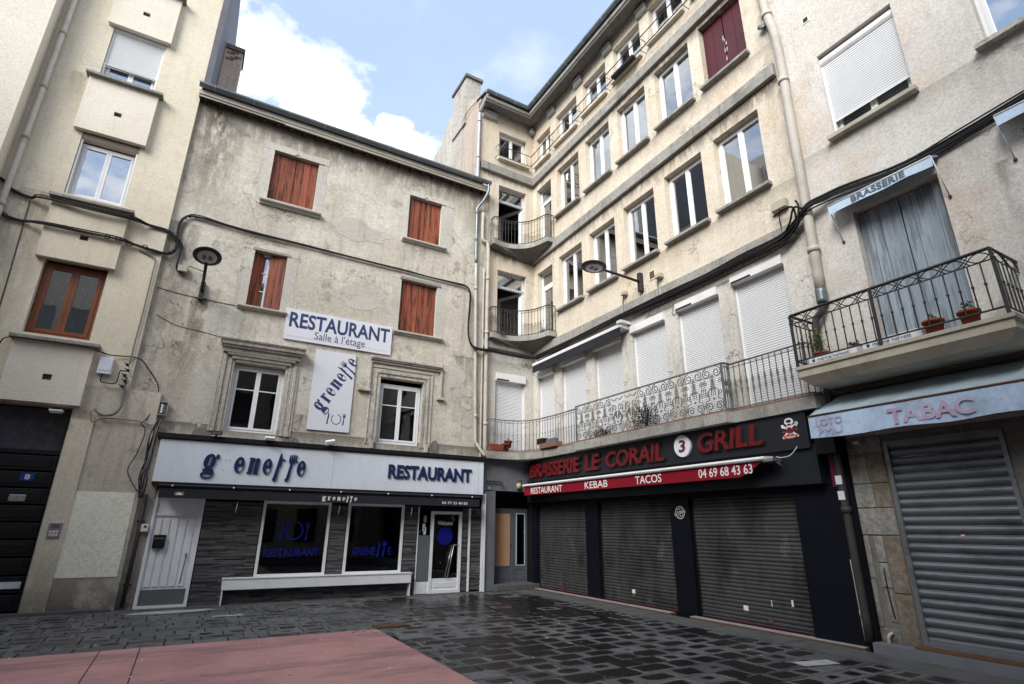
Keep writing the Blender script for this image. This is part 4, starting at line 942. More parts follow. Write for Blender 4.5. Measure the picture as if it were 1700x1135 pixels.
# ---- signs of the restaurant
S1 = thing('shop_sign', FB @ T(3.1, -.25, 2.46), 'long pale grey fascia sign with navy raised lettering and one letter missing', 'sign')
MB().box(-.725, 7.01, -.25, .0, 2.455, 3.345).build('panel', 'fascia', S1, FB, bevel=.006)
[MB().box(a_, a_ + .004, -.2515, -.2495, 2.46, 3.34).build('panel_seam', 'grey_print', S1, FB) for a_ in (1.62 + 1.3, 4.9 + 1.95)]
MB().box(-.727, 7.012, -.252, .0, 2.40, 2.452).build('lower_edge', 'black', S1, FB)
SF = FB @ T(0, -.2505, 0)
lettering('RESTAURANT', (4.29, 6.63, 2.77, 3.115), SF, S1, 'navy', depth=.035, offset=.03, each=True)
word(SF, S1, 'navy', .035, 2.715, .345, [('g', .12, .29), ('e', .74, .22), ('n', 1.03, .225), ('e', 1.33, .20), ('k', 1.57, .25), ('f', 1.82, .26), ('e', 2.07, .20)], k=.08)
for (a, z) in ((.57, 2.97), (.66, 2.97), (.55, 2.76)): MB().tube([(a, -.001, z), (a, -.012, z)], .009, 6).build('screw_hole', 'grey_print', S1, SF)
S2 = thing('wall_sign', FB @ T(2.76, -.05, 6.0), 'white rectangular board reading RESTAURANT Salle à l’étage above the first floor', 'sign')
def slab4(q, y0, y1): return MB().hexa([(q[0][0], y1, q[0][1]), (q[1][0], y1, q[1][1]), (q[2][0], y1, q[2][1]), (q[3][0], y1, q[3][1])], [(q[0][0], y0, q[0][1]), (q[1][0], y0, q[1][1]), (q[2][0], y0, q[2][1]), (q[3][0], y0, q[3][1])])
slab4([(1.39, 6.06), (4.15, 6.06), (4.15, 6.88), (1.37, 6.88)], -.05, -.012).build('board', 'panel_white', S2, FB)
SF2 = FB @ T(0, -.0505, 0)
lettering('RESTAURANT', (1.47, 4.08, 6.39, 6.80), SF2, S2, 'navy_print', offset=.025); lettering('Salle à l’étage', (2.12, 3.43, 6.10, 6.36), SF2, S2, 'navy_print')
MB().box(1.45, 4.05, -.0015, -.001, 6.15, 6.153).build('thin_line', 'navy_print', S2, SF2)
S3 = thing('wall_sign', FB @ T(2.75, -.05, 3.85), 'white upright board with slanting navy word and a plate between knife and fork', 'sign')
slab4([(2.22, 3.85), (3.25, 3.85), (3.24, 5.91), (2.21, 5.91)], -.045, -.012).build('board', 'panel_white', S3, FB)
SF3 = FB @ T(0, -.0455, 0)
th = R(61); RM = SF3 @ T(2.52, 0, 4.32) @ Matrix.Rotation(-th, 4, 'Y')
word(RM, S3, 'navy_print', .002, -.03, .27, [('g', -.03, .22), ('r', .26, .15), ('e', .45, .17), ('n', .67, .20), ('e', .92, .17), ('k', 1.10, .17), ('f', 1.23, .18), ('e', 1.42, .17)], k=.05)
for lp in ([knife(2.66, 4.02, .10, .30, False)], [fork(3.04, 4.02, .11, .30, False)], [ell(2.90, 4.16, .125, .135, 24, 130, 440) + ell(2.90, 4.16, .108, .118, 24, 440 - 1e-6, 130)]): shape(lp, .002, SF3, S3, 'navy_print', 'logo')
# closed black awning
AW = thing('awning', FB @ T(3.1, -.45, 2.12), 'rolled up charcoal awning with white lettering under the pale fascia', 'awning')
MB().prof([(-.36, 2.30), (-.46, 2.33), (-.49, 2.37), (-.46, 2.40), (-.28, 2.405), (-.26, 2.33)], -.58, 6.83).build('cassette', 'cloth_black', AW, FB)
MB().box(-.55, 6.80, -.462, -.456, 2.125, 2.315).build('valance', 'cloth_black', AW, FB)
for k in range(7): MB().box(-.35 + k * 1.15, -.32 + k * 1.15, -.50, -.46, 2.36, 2.39).build('bracket', 'white_paint', AW, FB)
AF = FB @ T(0, -.4625, 0)
word(AF, AW, 'white_print', .002, 2.175, .085, [('g', 2.70, .09), ('r', 2.83, .075), ('e', 2.94, .07), ('n', 3.05, .075), ('e', 3.17, .07), ('k', 3.26, .08), ('f', 3.34, .08), ('e', 3.45, .07)], k=.0)
lettering('04 77 33 40 83', (5.72, 6.44, 2.17, 2.235), AF, AW, 'white_print', offset=.012)
MB().box(-.27, -.10, -.003, -.001, 2.18, 2.25).build('logo', 'cable_grey', AW, AF); shape([[(-.24, 2.19), (-.13, 2.19), (-.13, 2.215), (-.185, 2.24), (-.24, 2.215)]], .005, AF, AW, 'white_print', 'logo')
for a in (.95, 3.15, 4.95): tag(MB().tube([(a, 13.72, 2.1), (a - .015, 13.74, 1.86)], .006, 5).build('awning_crank', 'white_paint'), 'thin white crank rod hanging %s' % {.95: 'before the slate wall near the white door', 3.15: 'between the two shop windows', 4.95: 'right of the second shop window'}[a], 'rod')
# floodlights on the flashing
for (u, m, lab) in ((.30, 'black', 'black floodlight on the flashing at the left end of the pale fascia'), (1.40, 'white_paint', 'white floodlight under the left moulded window'), (2.78, 'white_paint', 'white floodlight below the upright white board')):
    fl = thing('floodlight', FB @ T(u, -.30, 3.48), lab, 'floodlight')
    MM = WM[fl.name] @ Matrix.Rotation(R(25 if m != 'black' else 5), 4, 'X') @ Matrix.Rotation(R(-14 if u > 2 else 0), 4, 'Y')
    MB().box(-.11, .11, -.10, 0, .02, .13 if u > 2 else .09).build('housing', m, fl, MM, bevel=.01); MB().box(-.09, .09, -.106, -.098, .03, .08).build('lens', 'lens' if m != 'black' else 'grey_panel', fl, MM); MB().box(-.02, .02, -.05, .2, -.01, .02).build('bracket', 'black_metal', fl, WM[fl.name])

# =================================================================== CORNER HOUSE (short wing + long wing)
C = thing('corner_house', T(8.85, 9.5, 0), 'ochre cream apartment house wrapping the yard corner with two curved balconies', 'building')
cols = [(13.88, 13.0), (12.62, 11.44), (11.07, 9.95), (9.57, 8.44), (8.06, 6.90), (6.55, 5.40)]
top, r3, r2, r1 = [], [], [], []
for k, (a, b) in enumerate(cols):
    a, b = uc(a), uc(b)
    top.append((a, b, 13.88 + .065 * k, 15.02 + .09 * k)); r3.append((a, b, 11.12 + .045 * k, 12.86 + .055 * k)); r2.append((a, b, 7.87 + .035 * k, 9.63 + .045 * k)); r1.append((a, b, 3.70, 6.22 + .055 * k))
r3[0] = (r3[0][0], r3[0][1], 10.42, 12.85); r2[0] = (r2[0][0], r2[0][1], 7.22, 9.62)
fd3, fd2, s0c, t0c = (7.46, 8.54, 10.42, 12.77), (7.47, 8.55, 7.22, 9.54), (7.47, 8.51, 3.70, 6.08), (7.43, 8.56, 13.87, 15.0)
UE = uc(4.88)
wall('wall', 6.72, 8.85, 6.9, 16.1, [t0c, fd3, fd2], FB @ T(0, .02, 0), C, 'stucco_peach', reveal=.26, thick=.3)
wall('wall', 6.9, 8.85, 3.4, 6.9, [s0c], FB @ T(0, .02, 0), C, 'stucco_first', reveal=.26, thick=.3)
wall('wall', -.03, UE, 6.95, 16.3, top + r3 + r2, FC, C, 'stucco_peach', reveal=.26, thick=6)
wall('wall', -.03, UE, 3.55, 6.95, r1, FC, C, 'stucco_first', reveal=.22, thick=6)
# rooms behind the glass
for z0, z1 in ((3.6, 6.85), (7.0, 10.2), (10.35, 13.4), (13.55, 16.0)):
    room(.3, UE - .05, z0, z1, FC, C, y0=.215, depth=3)
    room(6.8, 8.84, z0, z1, FB, C, y0=.24, depth=3)
# belts
def slopebox(name, u0, u1, z0, z1, h, d, F, mat='concrete', y1=.02):
    return MB().hexa([(u0, -d, z0 - h), (u1, -d, z1 - h), (u1, y1, z1 - h), (u0, y1, z0 - h)], [(u0, -d, z0), (u1, -d, z1), (u1, y1, z1 + .03), (u0, y1, z0 + .03)]).build(name, mat, C, F, bevel=.012)
slopebox('belt_course', -.09, UE + .02, 13.42, 13.62, .30, .10, FC); slopebox('belt_course', 6.74, 8.76, 13.46, 13.42, .30, .10, FB, y1=.03)
slopebox('belt_course', -.0, 9.22, 10.33, 10.57, .30, .10, FC)
slopebox('belt_course', .0, 9.05, 7.02, 6.93, .26, .12, FC); slopebox('belt_course', 6.95, 8.74, 7.05, 7.02, .24, .10, FB, y1=.03)
# cornice, modillions, gutter, roof
def both_prof(name, pr, mat, d_in, u_end=UE + .05, x0=6.62, parent=None):
    """profile (depth out of the wall, z) swept round the inner corner"""
    v = []; f = []; n = len(pr); P = [(x0, 14.12), (8.85, 14.1), (8.85, 14.1 - u_end)]
    for s_ in range(3):
        for d, z in pr:
            if s_ == 0: v.append((x0, 14.1 - d, z))
            elif s_ == 1: v.append((8.85 - d, 14.1 - d, z))
            else: v.append((8.85 - d, 14.1 - u_end, z))
    for s_ in range(2):
        for i in range(n):
            j = (i + 1) % n; f.append((s_ * n + i, (s_ + 1) * n + i, (s_ + 1) * n + j, s_ * n + j))
    f.append(tuple(range(n))); f.append(tuple(range(3 * n - 1, 2 * n - 1, -1)))
    mb = MB(); mb.v = v; mb.f = f; return mb.build(name, mat, parent or C)
both_prof('cornice', [(-.1, 15.68), (.44, 15.62), (.46, 15.64), (.46, 15.86), (-.1, 15.92)], 'concrete_dark', 0)
both_prof('cornice_band', [(-.05, 15.58), (.06, 15.58), (.06, 15.675), (-.05, 15.675)], 'concrete', 0)
both_prof('cornice_fillet', [(.462, 15.70), (.50, 15.72), (.50, 15.84), (.462, 15.86)], 'concrete', 0)
gpr = [(.56 + .09 * math.cos(R(180 + 18 * k)), 15.98 + .09 * math.sin(R(180 + 18 * k))) for k in range(11)] + [(.56, 15.97)]
cg = both_prof('gutter', gpr, 'zinc', 0, parent=C, x0=6.60)
for k in range(10): MB().prof([(-.56 + .098 * math.cos(t), 15.98 + .098 * math.sin(t)) for t in [R(180 + 20 * j) for j in range(10)]], 1.0 + k * .95, 1.02 + k * .95).build('gutter_bracket', 'zinc_light', cg, FC)
for k in range(2): MB().prof([(-.56 + .098 * math.cos(t), 15.98 + .098 * math.sin(t)) for t in [R(180 + 20 * j) for j in range(10)]], 6.95 + k * .75, 6.97 + k * .75).build('gutter_bracket', 'zinc_light', cg, FB)
both_prof('roof_edge', [(-.3, 16.2), (.50, 16.02), (.52, 16.06), (-.3, 16.26)], 'roof_slate', 0)
MB().prof([(-.4, 16.05), (6, 18.3), (6, 18.2), (-.4, 15.97)], .3, UE).build('roof', 'roof_slate', C, FC)
for y_ in (12.82, 11.25, 9.76, 8.25, 6.72, 5.2):
    u = uc(y_); MB().prof([(.02, 15.58), (-.15, 15.58), (-.15, 15.50), (-.11, 15.48), (-.11, 15.38), (-.06, 15.33), (.02, 15.31)], u - .20, u + .20).build('modillion', 'concrete', C, FC, bevel=.01)
MB().prof([(.02, 15.58), (-.15, 15.58), (-.15, 15.50), (-.11, 15.48), (-.11, 15.38), (-.06, 15.33), (.02, 15.31)], 6.78, 7.3).build('modillion', 'concrete', C, FB, bevel=.01)
MB().box(8.62, 8.84, -.18, .03, 15.32, 15.56).build('modillion', 'concrete', C, FB, bevel=.04)
# party wall and chimney above the neighbour
pw = [(14.12, 11.5), (14.12, 15.9), (14.5, 16.7), (16.0, 16.9), (17.0, 16.5), (17.4, 16.9), (18.2, 16.6), (20.2, 16.1), (22.0, 15.6), (22, 11.5)]
def flat_x(poly, x0, x1, name, mat):
    b = MB(); n = len(poly); b.v = [(x0, y_, z) for y_, z in poly] + [(x1, y_, z) for y_, z in poly]
    b.f = [tuple(range(n)), tuple(range(2 * n - 1, n - 1, -1))] + [(i, n + i, n + (i + 1) % n, (i + 1) % n) for i in range(n)]; return b.build(name, mat, C)
flat_x([(14.122, 11.5), (14.122, 16.25), (15.6, 17.05), (15.6, 11.5)], 6.66, 7.1, 'party_wall', 'party_pink')
flat_x([(15.6, 11.5), (15.6, 17.3), (17.2, 17.35), (17.8, 16.6), (20.5, 16.2), (24, 15.6), (24, 11.5)], 6.64, 7.1, 'party_wall', 'party')
ch = MB().box(6.58, 7.2, 15.3, 16.5, 15.9, 18.05).build('chimney', 'party', C); MB().box(6.52, 7.26, 15.22, 16.58, 18.05, 18.17).build('chimney_cap', 'concrete_dark', ch)
tag(MB().tube(spline([(6.6, 15.9, 15.9), (6.58, 15.0, 16.2), (6.66, 14.0, 16.1)]), .012, 5).build('cable', 'cable'), 'thin black lead crossing the party wall below the chimney', 'cable')
# windows of the long wing
for k, (a, b, c, d) in enumerate(top): window(C, FC, a, b, c, d, rec=.17, key='ct', sashes=2)
for k, (a, b, c, d) in enumerate(r3):
    if k == 0: continue
    if k == 5:
        w_ = (b - a) / 2
        for q in range(2): leaf_shutter(C, FC, a + q * w_ + .01, a + (q + 1) * w_ - .01, c + .02, d - .02, 2, .14, 'maroon', label='closed maroon shutter with peeling paint')
        for q in range(9):
            zz = c + .15 + rnd.random() * 1.0; uu = a + w_ + rnd.choice([-.02, -.03, .02, rnd.uniform(-.35, .3)])
            MB().extr([(uu + rnd.uniform(-.02, .0), zz), (uu + .02, zz + rnd.uniform(-.02, .02)), (uu + .025, zz + rnd.uniform(.06, .16)), (uu - .005, zz + rnd.uniform(.08, .12))], .136, .1395).build('bare_patch', 'chalk', C, FC)
    else:
        window(C, FC, a, b, c, d, rec=.17, key='cr', sashes=2); MB().box(a + .08, a + (b - a) * (.42 + .05 * (k % 2)), .30, .305, c + .05, d - .05).build('curtain_or_strip', 'pane_strip', C, FC)  # added sheet imitates the pale strip reflected in the left pane
    sill(C, FC, a, b, c, mat='concrete')
for k, (a, b, c, d) in enumerate(r2):
    if k == 0: continue
    window(C, FC, a, b, c, d, rec=.17, key='cs', sashes=2); MB().box(a + .08, a + (b - a) * (.46 - .06 * (k % 2)), .30, .305, c + .05, d - .05).build('curtain_or_strip', 'pane_strip', C, FC); sill(C, FC, a, b, c, mat='concrete')  # grey-green sheet again stands in for the left pane's reflected strip
for k, (a, b, c, d) in enumerate(top): sill(C, FC, a, b, c, mat='stucco_peach', d=.12, h=.09)
window(C, FB, t0c[0], t0c[1], t0c[2], t0c[3], rec=.18, key='c1t'); sill(C, FB, t0c[0], t0c[1], t0c[2], mat='stucco_peach', d=.12, h=.09)
# pale net curtains behind some panes
for (F, a, b, c, d) in ((FC, top[2][0] + .7, top[2][1] - .1, 14.1, 15.0), (FC, top[3][0] + .6, top[3][1] - .1, 14.2, 15.1), (FC, top[4][0] + .1, top[4][0] + .6, 14.2, 15.2), (FC, top[0][0] + .1, top[0][0] + .5, 14, 14.9), (FC, top[1][0] + .1, top[1][0] + .5, 14, 14.9)):
    MB().box(a, b, .31, .315, c, d).build('curtain_or_strip', 'white_paint', C, F)
# French doors with protective tape
def tapes(o, M, w, h, tz):
    for z0 in (h - .07, tz):
        for k in range(int(w / .09)):
            a = .03 + k * .09; MB().extr([(a, z0), (a + .04, z0), (a + .065, z0 + .05), (a + .025, z0 + .05)], -.022, -.014).build('protective_tape', 'tape_blue', o, M)
    for k in range(int(h / .11)):
        z0 = .03 + k * .11; MB().extr([(w - .052, z0), (w - .03, z0 + .03), (w - .03, z0 + .075), (w - .052, z0 + .045)], -.016, -.013).build('protective_tape', 'tape_blue', o, M)
for (F, H, op) in ((FB, fd3, True), (FB, fd2, True), (FC, r3[0], False), (FC, r2[0], False)):
    a, b, c, d = H; w, h = b - a, d - c; M = F @ T(a, .18, c)
    f = MB(); f.box(0, .06, 0, .07, 0, h); f.box(w - .06, w, 0, .07, 0, h); f.box(.06, w - .06, 0, .07, h - .06, h); f.box(.06, w - .06, -.01, .06, h - .55, h - .48); f.box(.06, w - .06, 0, .07, 0, .05)
    o = f.build('balcony_door', 'pvc', C, M)
    MB().box(.06, w - .06, .02, .028, h - .48, h - .06).build('pane', 'glass', o, M)
    tapes(o, M, w, h, h - .535) if not (F is FC and c < 8) else None
    if op:   # leaf swung inwards
        L = frame_rect(0, w - .14, 0, h - .56, .10, 0, .05); M2 = M @ T(w - .07, .06, .03) @ Matrix.Rotation(R(-62), 4, 'Z') @ T(-(w - .14), 0, 0)
        L.build('door_leaf', 'pvc', o, M2); MB().box(.10, w - .24, .02, .028, .1, h - .66).build('pane', 'glass', o, M2)
    else:
        L = frame_rect(.062, w - .062, .052, h - .56, .09, -.012, .05); L.build('door_leaf', 'pvc', o, M); MB().box(.15, w - .15, .02, .028, .14, h - .65).build('pane', 'glass', o, M)
# first-floor roller shutters
tp = {5: True, 4: True}
for k, (a, b, c, d) in enumerate(r1):
    o, M, w, h = roller(C, FC, a, b, c, d, top=.20, rec=.06, proud=.12, tape=k in tp)
    curtain_slats(o, M, w, .02, h - .19, pitch=.042 if k < 5 else .046)
    if k < 5 and k: MB().tube([(b + .12, -.01, 5.2 - .1 * k), (b + .12, -.06, 5.2 - .1 * k), (b + .02, -.05, 5.22 - .1 * k)], .006, 5).build('shutter_catch', 'rust', C, FC)
a, b, c, d = s0c
o, M, w, h = roller(C, FB, a, b, c, d, top=.24, rec=.08, proud=.12, tape=True); curtain_slats(o, M, w, .02, h - .23, pitch=.042)
# retracted awning under the belt
ra = MB(); ra.prof([(-.02, 6.38), (-.26, 6.44), (-.30, 6.40), (-.30, 6.34), (-.02, 6.30)], uc(13.75), uc(9.62))
RA = tag(ra.build('folded_awning', 'white_box', None, FC), 'folded dark grey awning with white front bar above the first floor roller shutters', 'awning')
MB().box(uc(13.74), uc(9.66), -.29, -.275, 6.12, 6.35).build('valance', 'cloth_black', RA, FC)
MB().box(uc(9.72), uc(9.55), -.34, .0, 6.42, 6.5).build('end_bracket', 'white_box', RA, FC, bevel=.01)

# ---- balcony railings
def lathe(mb, prof, seg=6, cx=0, cy=0):
    b = len(mb.v)
    for r, z in prof:
        for k in range(seg): t = 2 * math.pi * k / seg; mb.v.append((cx + r * math.cos(t), cy + r * math.sin(t), z))
    for i in range(len(prof) - 1):
        for k in range(seg): k2 = (k + 1) % seg; mb.f.append((b + i * seg + k, b + i * seg + k2, b + (i + 1) * seg + k2, b + (i + 1) * seg + k)); mb.sm.append(len(mb.f) - 1)
    return mb
def baluster(h, style, mat, parent, M):
    key = 'bal_%s_%.2f' % (style, h)
    if key in CACHE: return MB().build('baluster', mat, parent, M, key=key)
    mb = MB()
    if style == 'vase': lathe(mb, [(.009, 0), (.016, .03), (.009, .06), (.010, h * .3), (.022, h * .42), (.012, h * .5), (.024, h * .58), (.010, h * .7), (.009, h * .9), (.015, h * .94), (.009, h)])
    elif style == 'knob': lathe(mb, [(.009, 0), (.009, h * .5), (.020, h * .54), (.009, h * .58), (.009, h)])
    else: lathe(mb, [(.008, 0), (.015, .05), (.008, .09), (.008, h * .42), (.018, h * .46), (.008, h * .5), (.008, h * .9), (.014, h * .93), (.008, h)])
    return mb.build('baluster', mat, parent, M, key=key)
def resample(pts, step):
    P = [Vector(p) for p in pts]; L = [0]
    for i in range(1, len(P)): L.append(L[-1] + (P[i] - P[i - 1]).length)
    n = max(1, round(L[-1] / step)); out = []
    for k in range(n + 1):
        s_ = L[-1] * k / n; i = 0
        while i < len(P) - 2 and L[i + 1] < s_: i += 1
        t = (s_ - L[i]) / max(1e-6, L[i + 1] - L[i]); out.append(P[i].lerp(P[i + 1], min(t, 1)))
    return out
def railing(path, z0, h, style, mat, parent, step, skip_ends=False):
    pts = [(p[0], p[1], z0 + h) for p in path]; MB().tube(pts, .018, 6).build('handrail', mat, parent)
    MB().tube([(p[0], p[1], z0 + .05) for p in path], .011, 5).build('bottom_rail', mat, parent); MB().tube([(p[0], p[1], z0 + h - .07) for p in path], .008, 5).build('bottom_rail', mat, parent)
    for q in resample([(p[0], p[1], 0) for p in path], step): baluster(h - .02, style, mat, parent, T(q.x, q.y, z0 + .0))
def curved(zb, zt, rail, lab):
    o = thing('x', T(8.0, 13.5, zb), None, None); n_ = o.name; bpy.data.objects.remove(o); 
    # bowed plan between the two walls
    P = [(7.12, 13.86), (7.20, 13.80), (7.72, 13.84), (8.12, 13.66), (8.38, 13.34), (8.53, 12.86), (8.60, 12.80), (8.84, 12.80)]
    cv = [tuple(p) for p in spline([(x, y_, 0) for x, y_ in P], 5)]
    poly = [(p[0], p[1]) for p in cv]
    top_ = [(7.12, 14.1)] + poly + [(8.84, 14.1)]
    cx, cy = 8.84, 14.09
    mb = MB(); n = len(top_)
    mb.v = [(x, y_, zt) for x, y_ in top_] + [(x, y_, zt - .15) for x, y_ in top_] + [(cx + (x - cx) * .82, cy + (y_ - cy) * .82, zb + .06) for x, y_ in top_] + [(cx + (x - cx) * .35, cy + (y_ - cy) * .25, zb - .08) for x, y_ in top_]
    mb.f = [tuple(range(n))]
    for s_ in range(3):
        for i in range(n): j = (i + 1) % n; mb.f.append((s_ * n + i, (s_ + 1) * n + i, (s_ + 1) * n + j, s_ * n + j))
    mb.f.append(tuple(range(4 * n - 1, 3 * n - 1, -1)))
    s = mb.build('balcony', 'concrete_dark', C, label=lab)
    rim = MB(); m = len(poly)
    rim.v = [(x + (x - cx) * .012, y_ + (y_ - cy) * .012, zt + .012) for x, y_ in poly] + [(x + (x - cx) * .012, y_ + (y_ - cy) * .012, zt - .15) for x, y_ in poly]
    rim.f = [(i, i + 1, m + i + 1, m + i) for i in range(m - 1)]
    rim.build('rim', 'concrete', s)
    path = [(7.16, 14.08), (7.16, 13.86)] + [(x + .03 * (cx - x), y_ + .03 * (cy - y_)) for x, y_ in poly[3:-3]] + [(8.82, 12.84)]
    railing(path, zt, rail, 'thin', 'black_metal', s, .115)
    return s
b3 = curved(10.15, 10.42, .86, 'upper bowed balcony in the inner corner'); b2 = curved(6.96, 7.22, .86, 'lower bowed balcony in the inner corner')
# long first-floor balcony
edge = [tuple(p) for p in spline([(7.10, 13.82, 0), (7.6, 13.84, 0), (8.05, 13.68, 0), (8.33, 13.25, 0), (8.42, 12.5, 0), (8.42, 11.4, 0)], 5)] + [(8.30, 11.3, 0), (8.30, 6.6, 0), (8.46, 6.55, 0), (8.46, 5.0, 0)]
pl = [(7.08, 14.1)] + [(p[0] - .03, p[1]) for p in edge] + [(8.85, 4.95), (8.85, 14.1)]
BL = MB().plan(pl, 3.46, 3.66).build('balcony', 'concrete', C, label='long first floor balcony with mixed iron railings')
pt = [(7.12, 14.05)] + [(p[0] - .015, p[1]) for p in edge] + [(8.8, 5.0), (8.8, 14.05)]
MB().plan(pt, 3.661, 3.70).build('tile_edge', 'brick_red', BL)
pa = [(7.12, 14.05), (7.12, 13.86)] + [(p[0] + .03, p[1]) for p in edge[2:26]]
railing(pa, 3.68, .90, 'knob', 'grey_iron', BL, .125)
railing([(8.50, 6.62), (8.50, 5.06), (8.82, 5.02)], 3.68, .90, 'vase', 'grey_iron', BL, .125)
# cast scroll panel
PM = Matrix(((0, 1, 0, 8.33), (-1, 0, 0, 11.28), (0, 0, 1, 3.66), (0, 0, 0, 1)))
pn = MB(); Lp = 4.66
pn.box(0, Lp, -.015, .015, .92, .95); pn.box(0, Lp, -.01, .01, .02, .045); pn.box(0, .03, -.012, .012, 0, .95); pn.box(Lp - .03, Lp, -.012, .012, 0, .95)
pn.build('scroll_panel_frame', 'grey_iron', BL, PM)
railing([(8.34, 6.62), (8.50, 6.60)], 3.68, .92, 'vase', 'grey_iron', BL, .05)
def spiral(cx, cz, r, turns, start, ccw=1, th=.010, tail=None, n=14):
    p = []
    if tail: p += tail
    for k in range(int(n * turns) + 1):
        t = k / n; rr = r * (1 - .80 * t / turns); a = start + ccw * 2 * math.pi * t; p.append((cx + rr * math.cos(a), 0, cz + rr * math.sin(a)))
    return p
SCR = {}
def scroll(kind, x):
    key = 'scr_' + kind; mb = MB()
    if key not in CACHE:
        if kind == 'toppair':
            for s_ in (-1, 1): mb.tube(spiral(s_ * .12, .80, .105, 1.6, R(90), -s_), .0105, 5); mb.tube(spline([(s_ * .015, 0, .78), (s_ * .02, 0, .55), (s_ * .05, 0, .38)], 3), .008, 5)
            mb.ball((0, 0, .66), .022, 6, 4); mb.tube(spiral(-.17, .62, .05, 1.3, R(90), 1), .008, 5); mb.tube(spiral(.17, .62, .05, 1.3, R(90), -1), .008, 5)
        elif kind == 'botpair':
            for s_ in (-1, 1): mb.tube(spiral(s_ * .115, .15, .10, 1.6, R(-90), s_), .0105, 5); mb.tube(spline([(s_ * .215, 0, .14), (s_ * .19, 0, .26), (s_ * .10, 0, .30), (s_ * .13, 0, .42), (s_ * .06, 0, .50)], 4), .009, 5); mb.tube(spiral(s_ * .16, .40, .055, 1.3, R(-90), -s_), .008, 5)
            mb.ball((0, 0, .30), .022, 6, 4)
        elif kind == 'bars':
            for a in (-.045, 0, .045): mb.tube([(a, 0, .36), (a, 0, .68)], .006, 5); mb.ball((a, 0, .50), .017, 6, 4)
            mb.tube(spline([(-.07, 0, .70), (0, 0, .73), (.07, 0, .70)], 3), .007, 5)
        elif kind == 'leaf':
            for s_ in (-1, 1):
                mb.tube(spiral(s_ * .10, .62, .09, 1.4, R(-60 if s_ > 0 else 240), s_), .011, 5); mb.tube(spline([(s_ * .05, 0, .55), (s_ * .16, 0, .40), (s_ * .10, 0, .26), (s_ * .02, 0, .22)], 4), .012, 5)
                mb.extr([(s_ * .02, .36), (s_ * .10, .46), (s_ * .06, .50), (s_ * .03, .56)], -.01, .01)
            mb.tube(spline([(-.2, 0, .86), (-.1, 0, .80), (0, 0, .84), (.1, 0, .80), (.2, 0, .86)], 3), .010, 5)
    return mb.build('scroll', 'grey_iron', BL, PM @ T(x, 0, 0), key=key)
for k in range(10):
    x = .25 + k * .462
    if k in (3, 4): scroll('leaf', x); scroll('botpair', x)
    else: scroll('toppair', x); scroll('botpair', x)
    scroll('bars', x + .231) if k < 9 else None
    if k not in (3, 4): scroll('bars', x)
# things on the balcony
def plant(M, label, n, r, h, mat, pot=True, potmat='terracotta', cat='plant', seed=1, group=None):
    q = random.Random(seed); t = thing('potted_plant', M, label, cat)
    if pot: lathe(MB(), [(.0, 0), (.085, 0), (.115, .17), (.13, .17), (.13, .205), (.108, .205), (.10, .17), (0, .17)], 12).build('pot', potmat, t, M)
    mb = MB()
    for i in range(n):
        a, b = q.uniform(0, 6.28), q.uniform(.1, 1); zz = (.18 if pot else 0) + q.uniform(.0, h); rr = r * b * (1.1 - .5 * (zz / (h + .2)))
        c = Vector((rr * math.cos(a), rr * math.sin(a), zz)); s_ = q.uniform(.015, .035); d1 = Vector((q.uniform(-1, 1), q.uniform(-1, 1), q.uniform(-1, 1))).normalized() * s_; d2 = Vector((q.uniform(-1, 1), q.uniform(-1, 1), q.uniform(-1, 1))).normalized() * s_ * .5
        mb.quad(tuple(c - d1), tuple(c + d2), tuple(c + d1), tuple(c - d2))
    for i in range(max(3, n // 30)):
        a = q.uniform(0, 6.28); mb.tube([(0, 0, .1 if pot else 0), (r * .4 * math.cos(a), r * .4 * math.sin(a), .15 + h * .6), (r * .8 * math.cos(a), r * .8 * math.sin(a), .1 + h)], .004, 4)
    mb.build('foliage', mat, t, M); return t
plant(T(8.50, 8.9, 3.70), 'big withered grey bush pressed against the scroll railing', 900, .34, .42, 'leaf_dark', pot=False, seed=3)
plant(T(8.5, 10.4, 3.70), 'low dark withered bush at the left end of the scroll railing', 420, .26, .18, 'leaf_dark', pot=False, seed=4)
plant(T(7.70, 13.88, 3.70), 'terracotta pot with dry stems at the balcony corner', 20, .10, .1, 'leaf_dark', seed=5)
plant(T(7.82, 13.93, 3.80), 'second terracotta pot leaning on the first behind the balcony rail', 14, .10, .1, 'leaf_dark', seed=6)
pb = thing('planter', T(7.42, 13.9, 3.70), 'long terracotta trough at the left end of the first floor balcony', 'planter'); MB().hexa([(-.18, -.07, 0), (.18, -.07, 0), (.18, .07, 0), (-.18, .07, 0)], [(-.22, -.09, .17), (.22, -.09, .17), (.22, .09, .17), (-.22, .09, .17)]).build('trough', 'terracotta', pb, WM[pb.name], bevel=.008); MB().box(-.2, .2, -.075, .075, .16, .165).build('soil', 'joint', pb, WM[pb.name])
pb = thing('planter', T(8.40, 12.9, 3.70), 'pair of dark and red crates behind the plain balcony railing', 'crate')
MB().box(-.10, .14, -.7, .1, 0, .14).build('red_crate', 'brick_red', pb, WM[pb.name], bevel=.01); MB().box(-.08, .12, -.05, .25, .14, .30).build('dark_crate', 'black', pb, WM[pb.name], bevel=.01); MB().box(-.06, .10, -.6, -.2, .14, .24).build('grey_crate', 'grey_panel', pb, WM[pb.name], bevel=.01)
plant(T(8.58, 13.15, 7.22), 'small dark plants on the lower bowed balcony', 160, .16, .14, 'leaf_dark', pot=False, seed=8)
plant(T(7.5, 13.8, 7.22), 'low green leaves at the foot of the lower bowed balcony rail', 90, .15, .05, 'leaf', pot=False, seed=9)
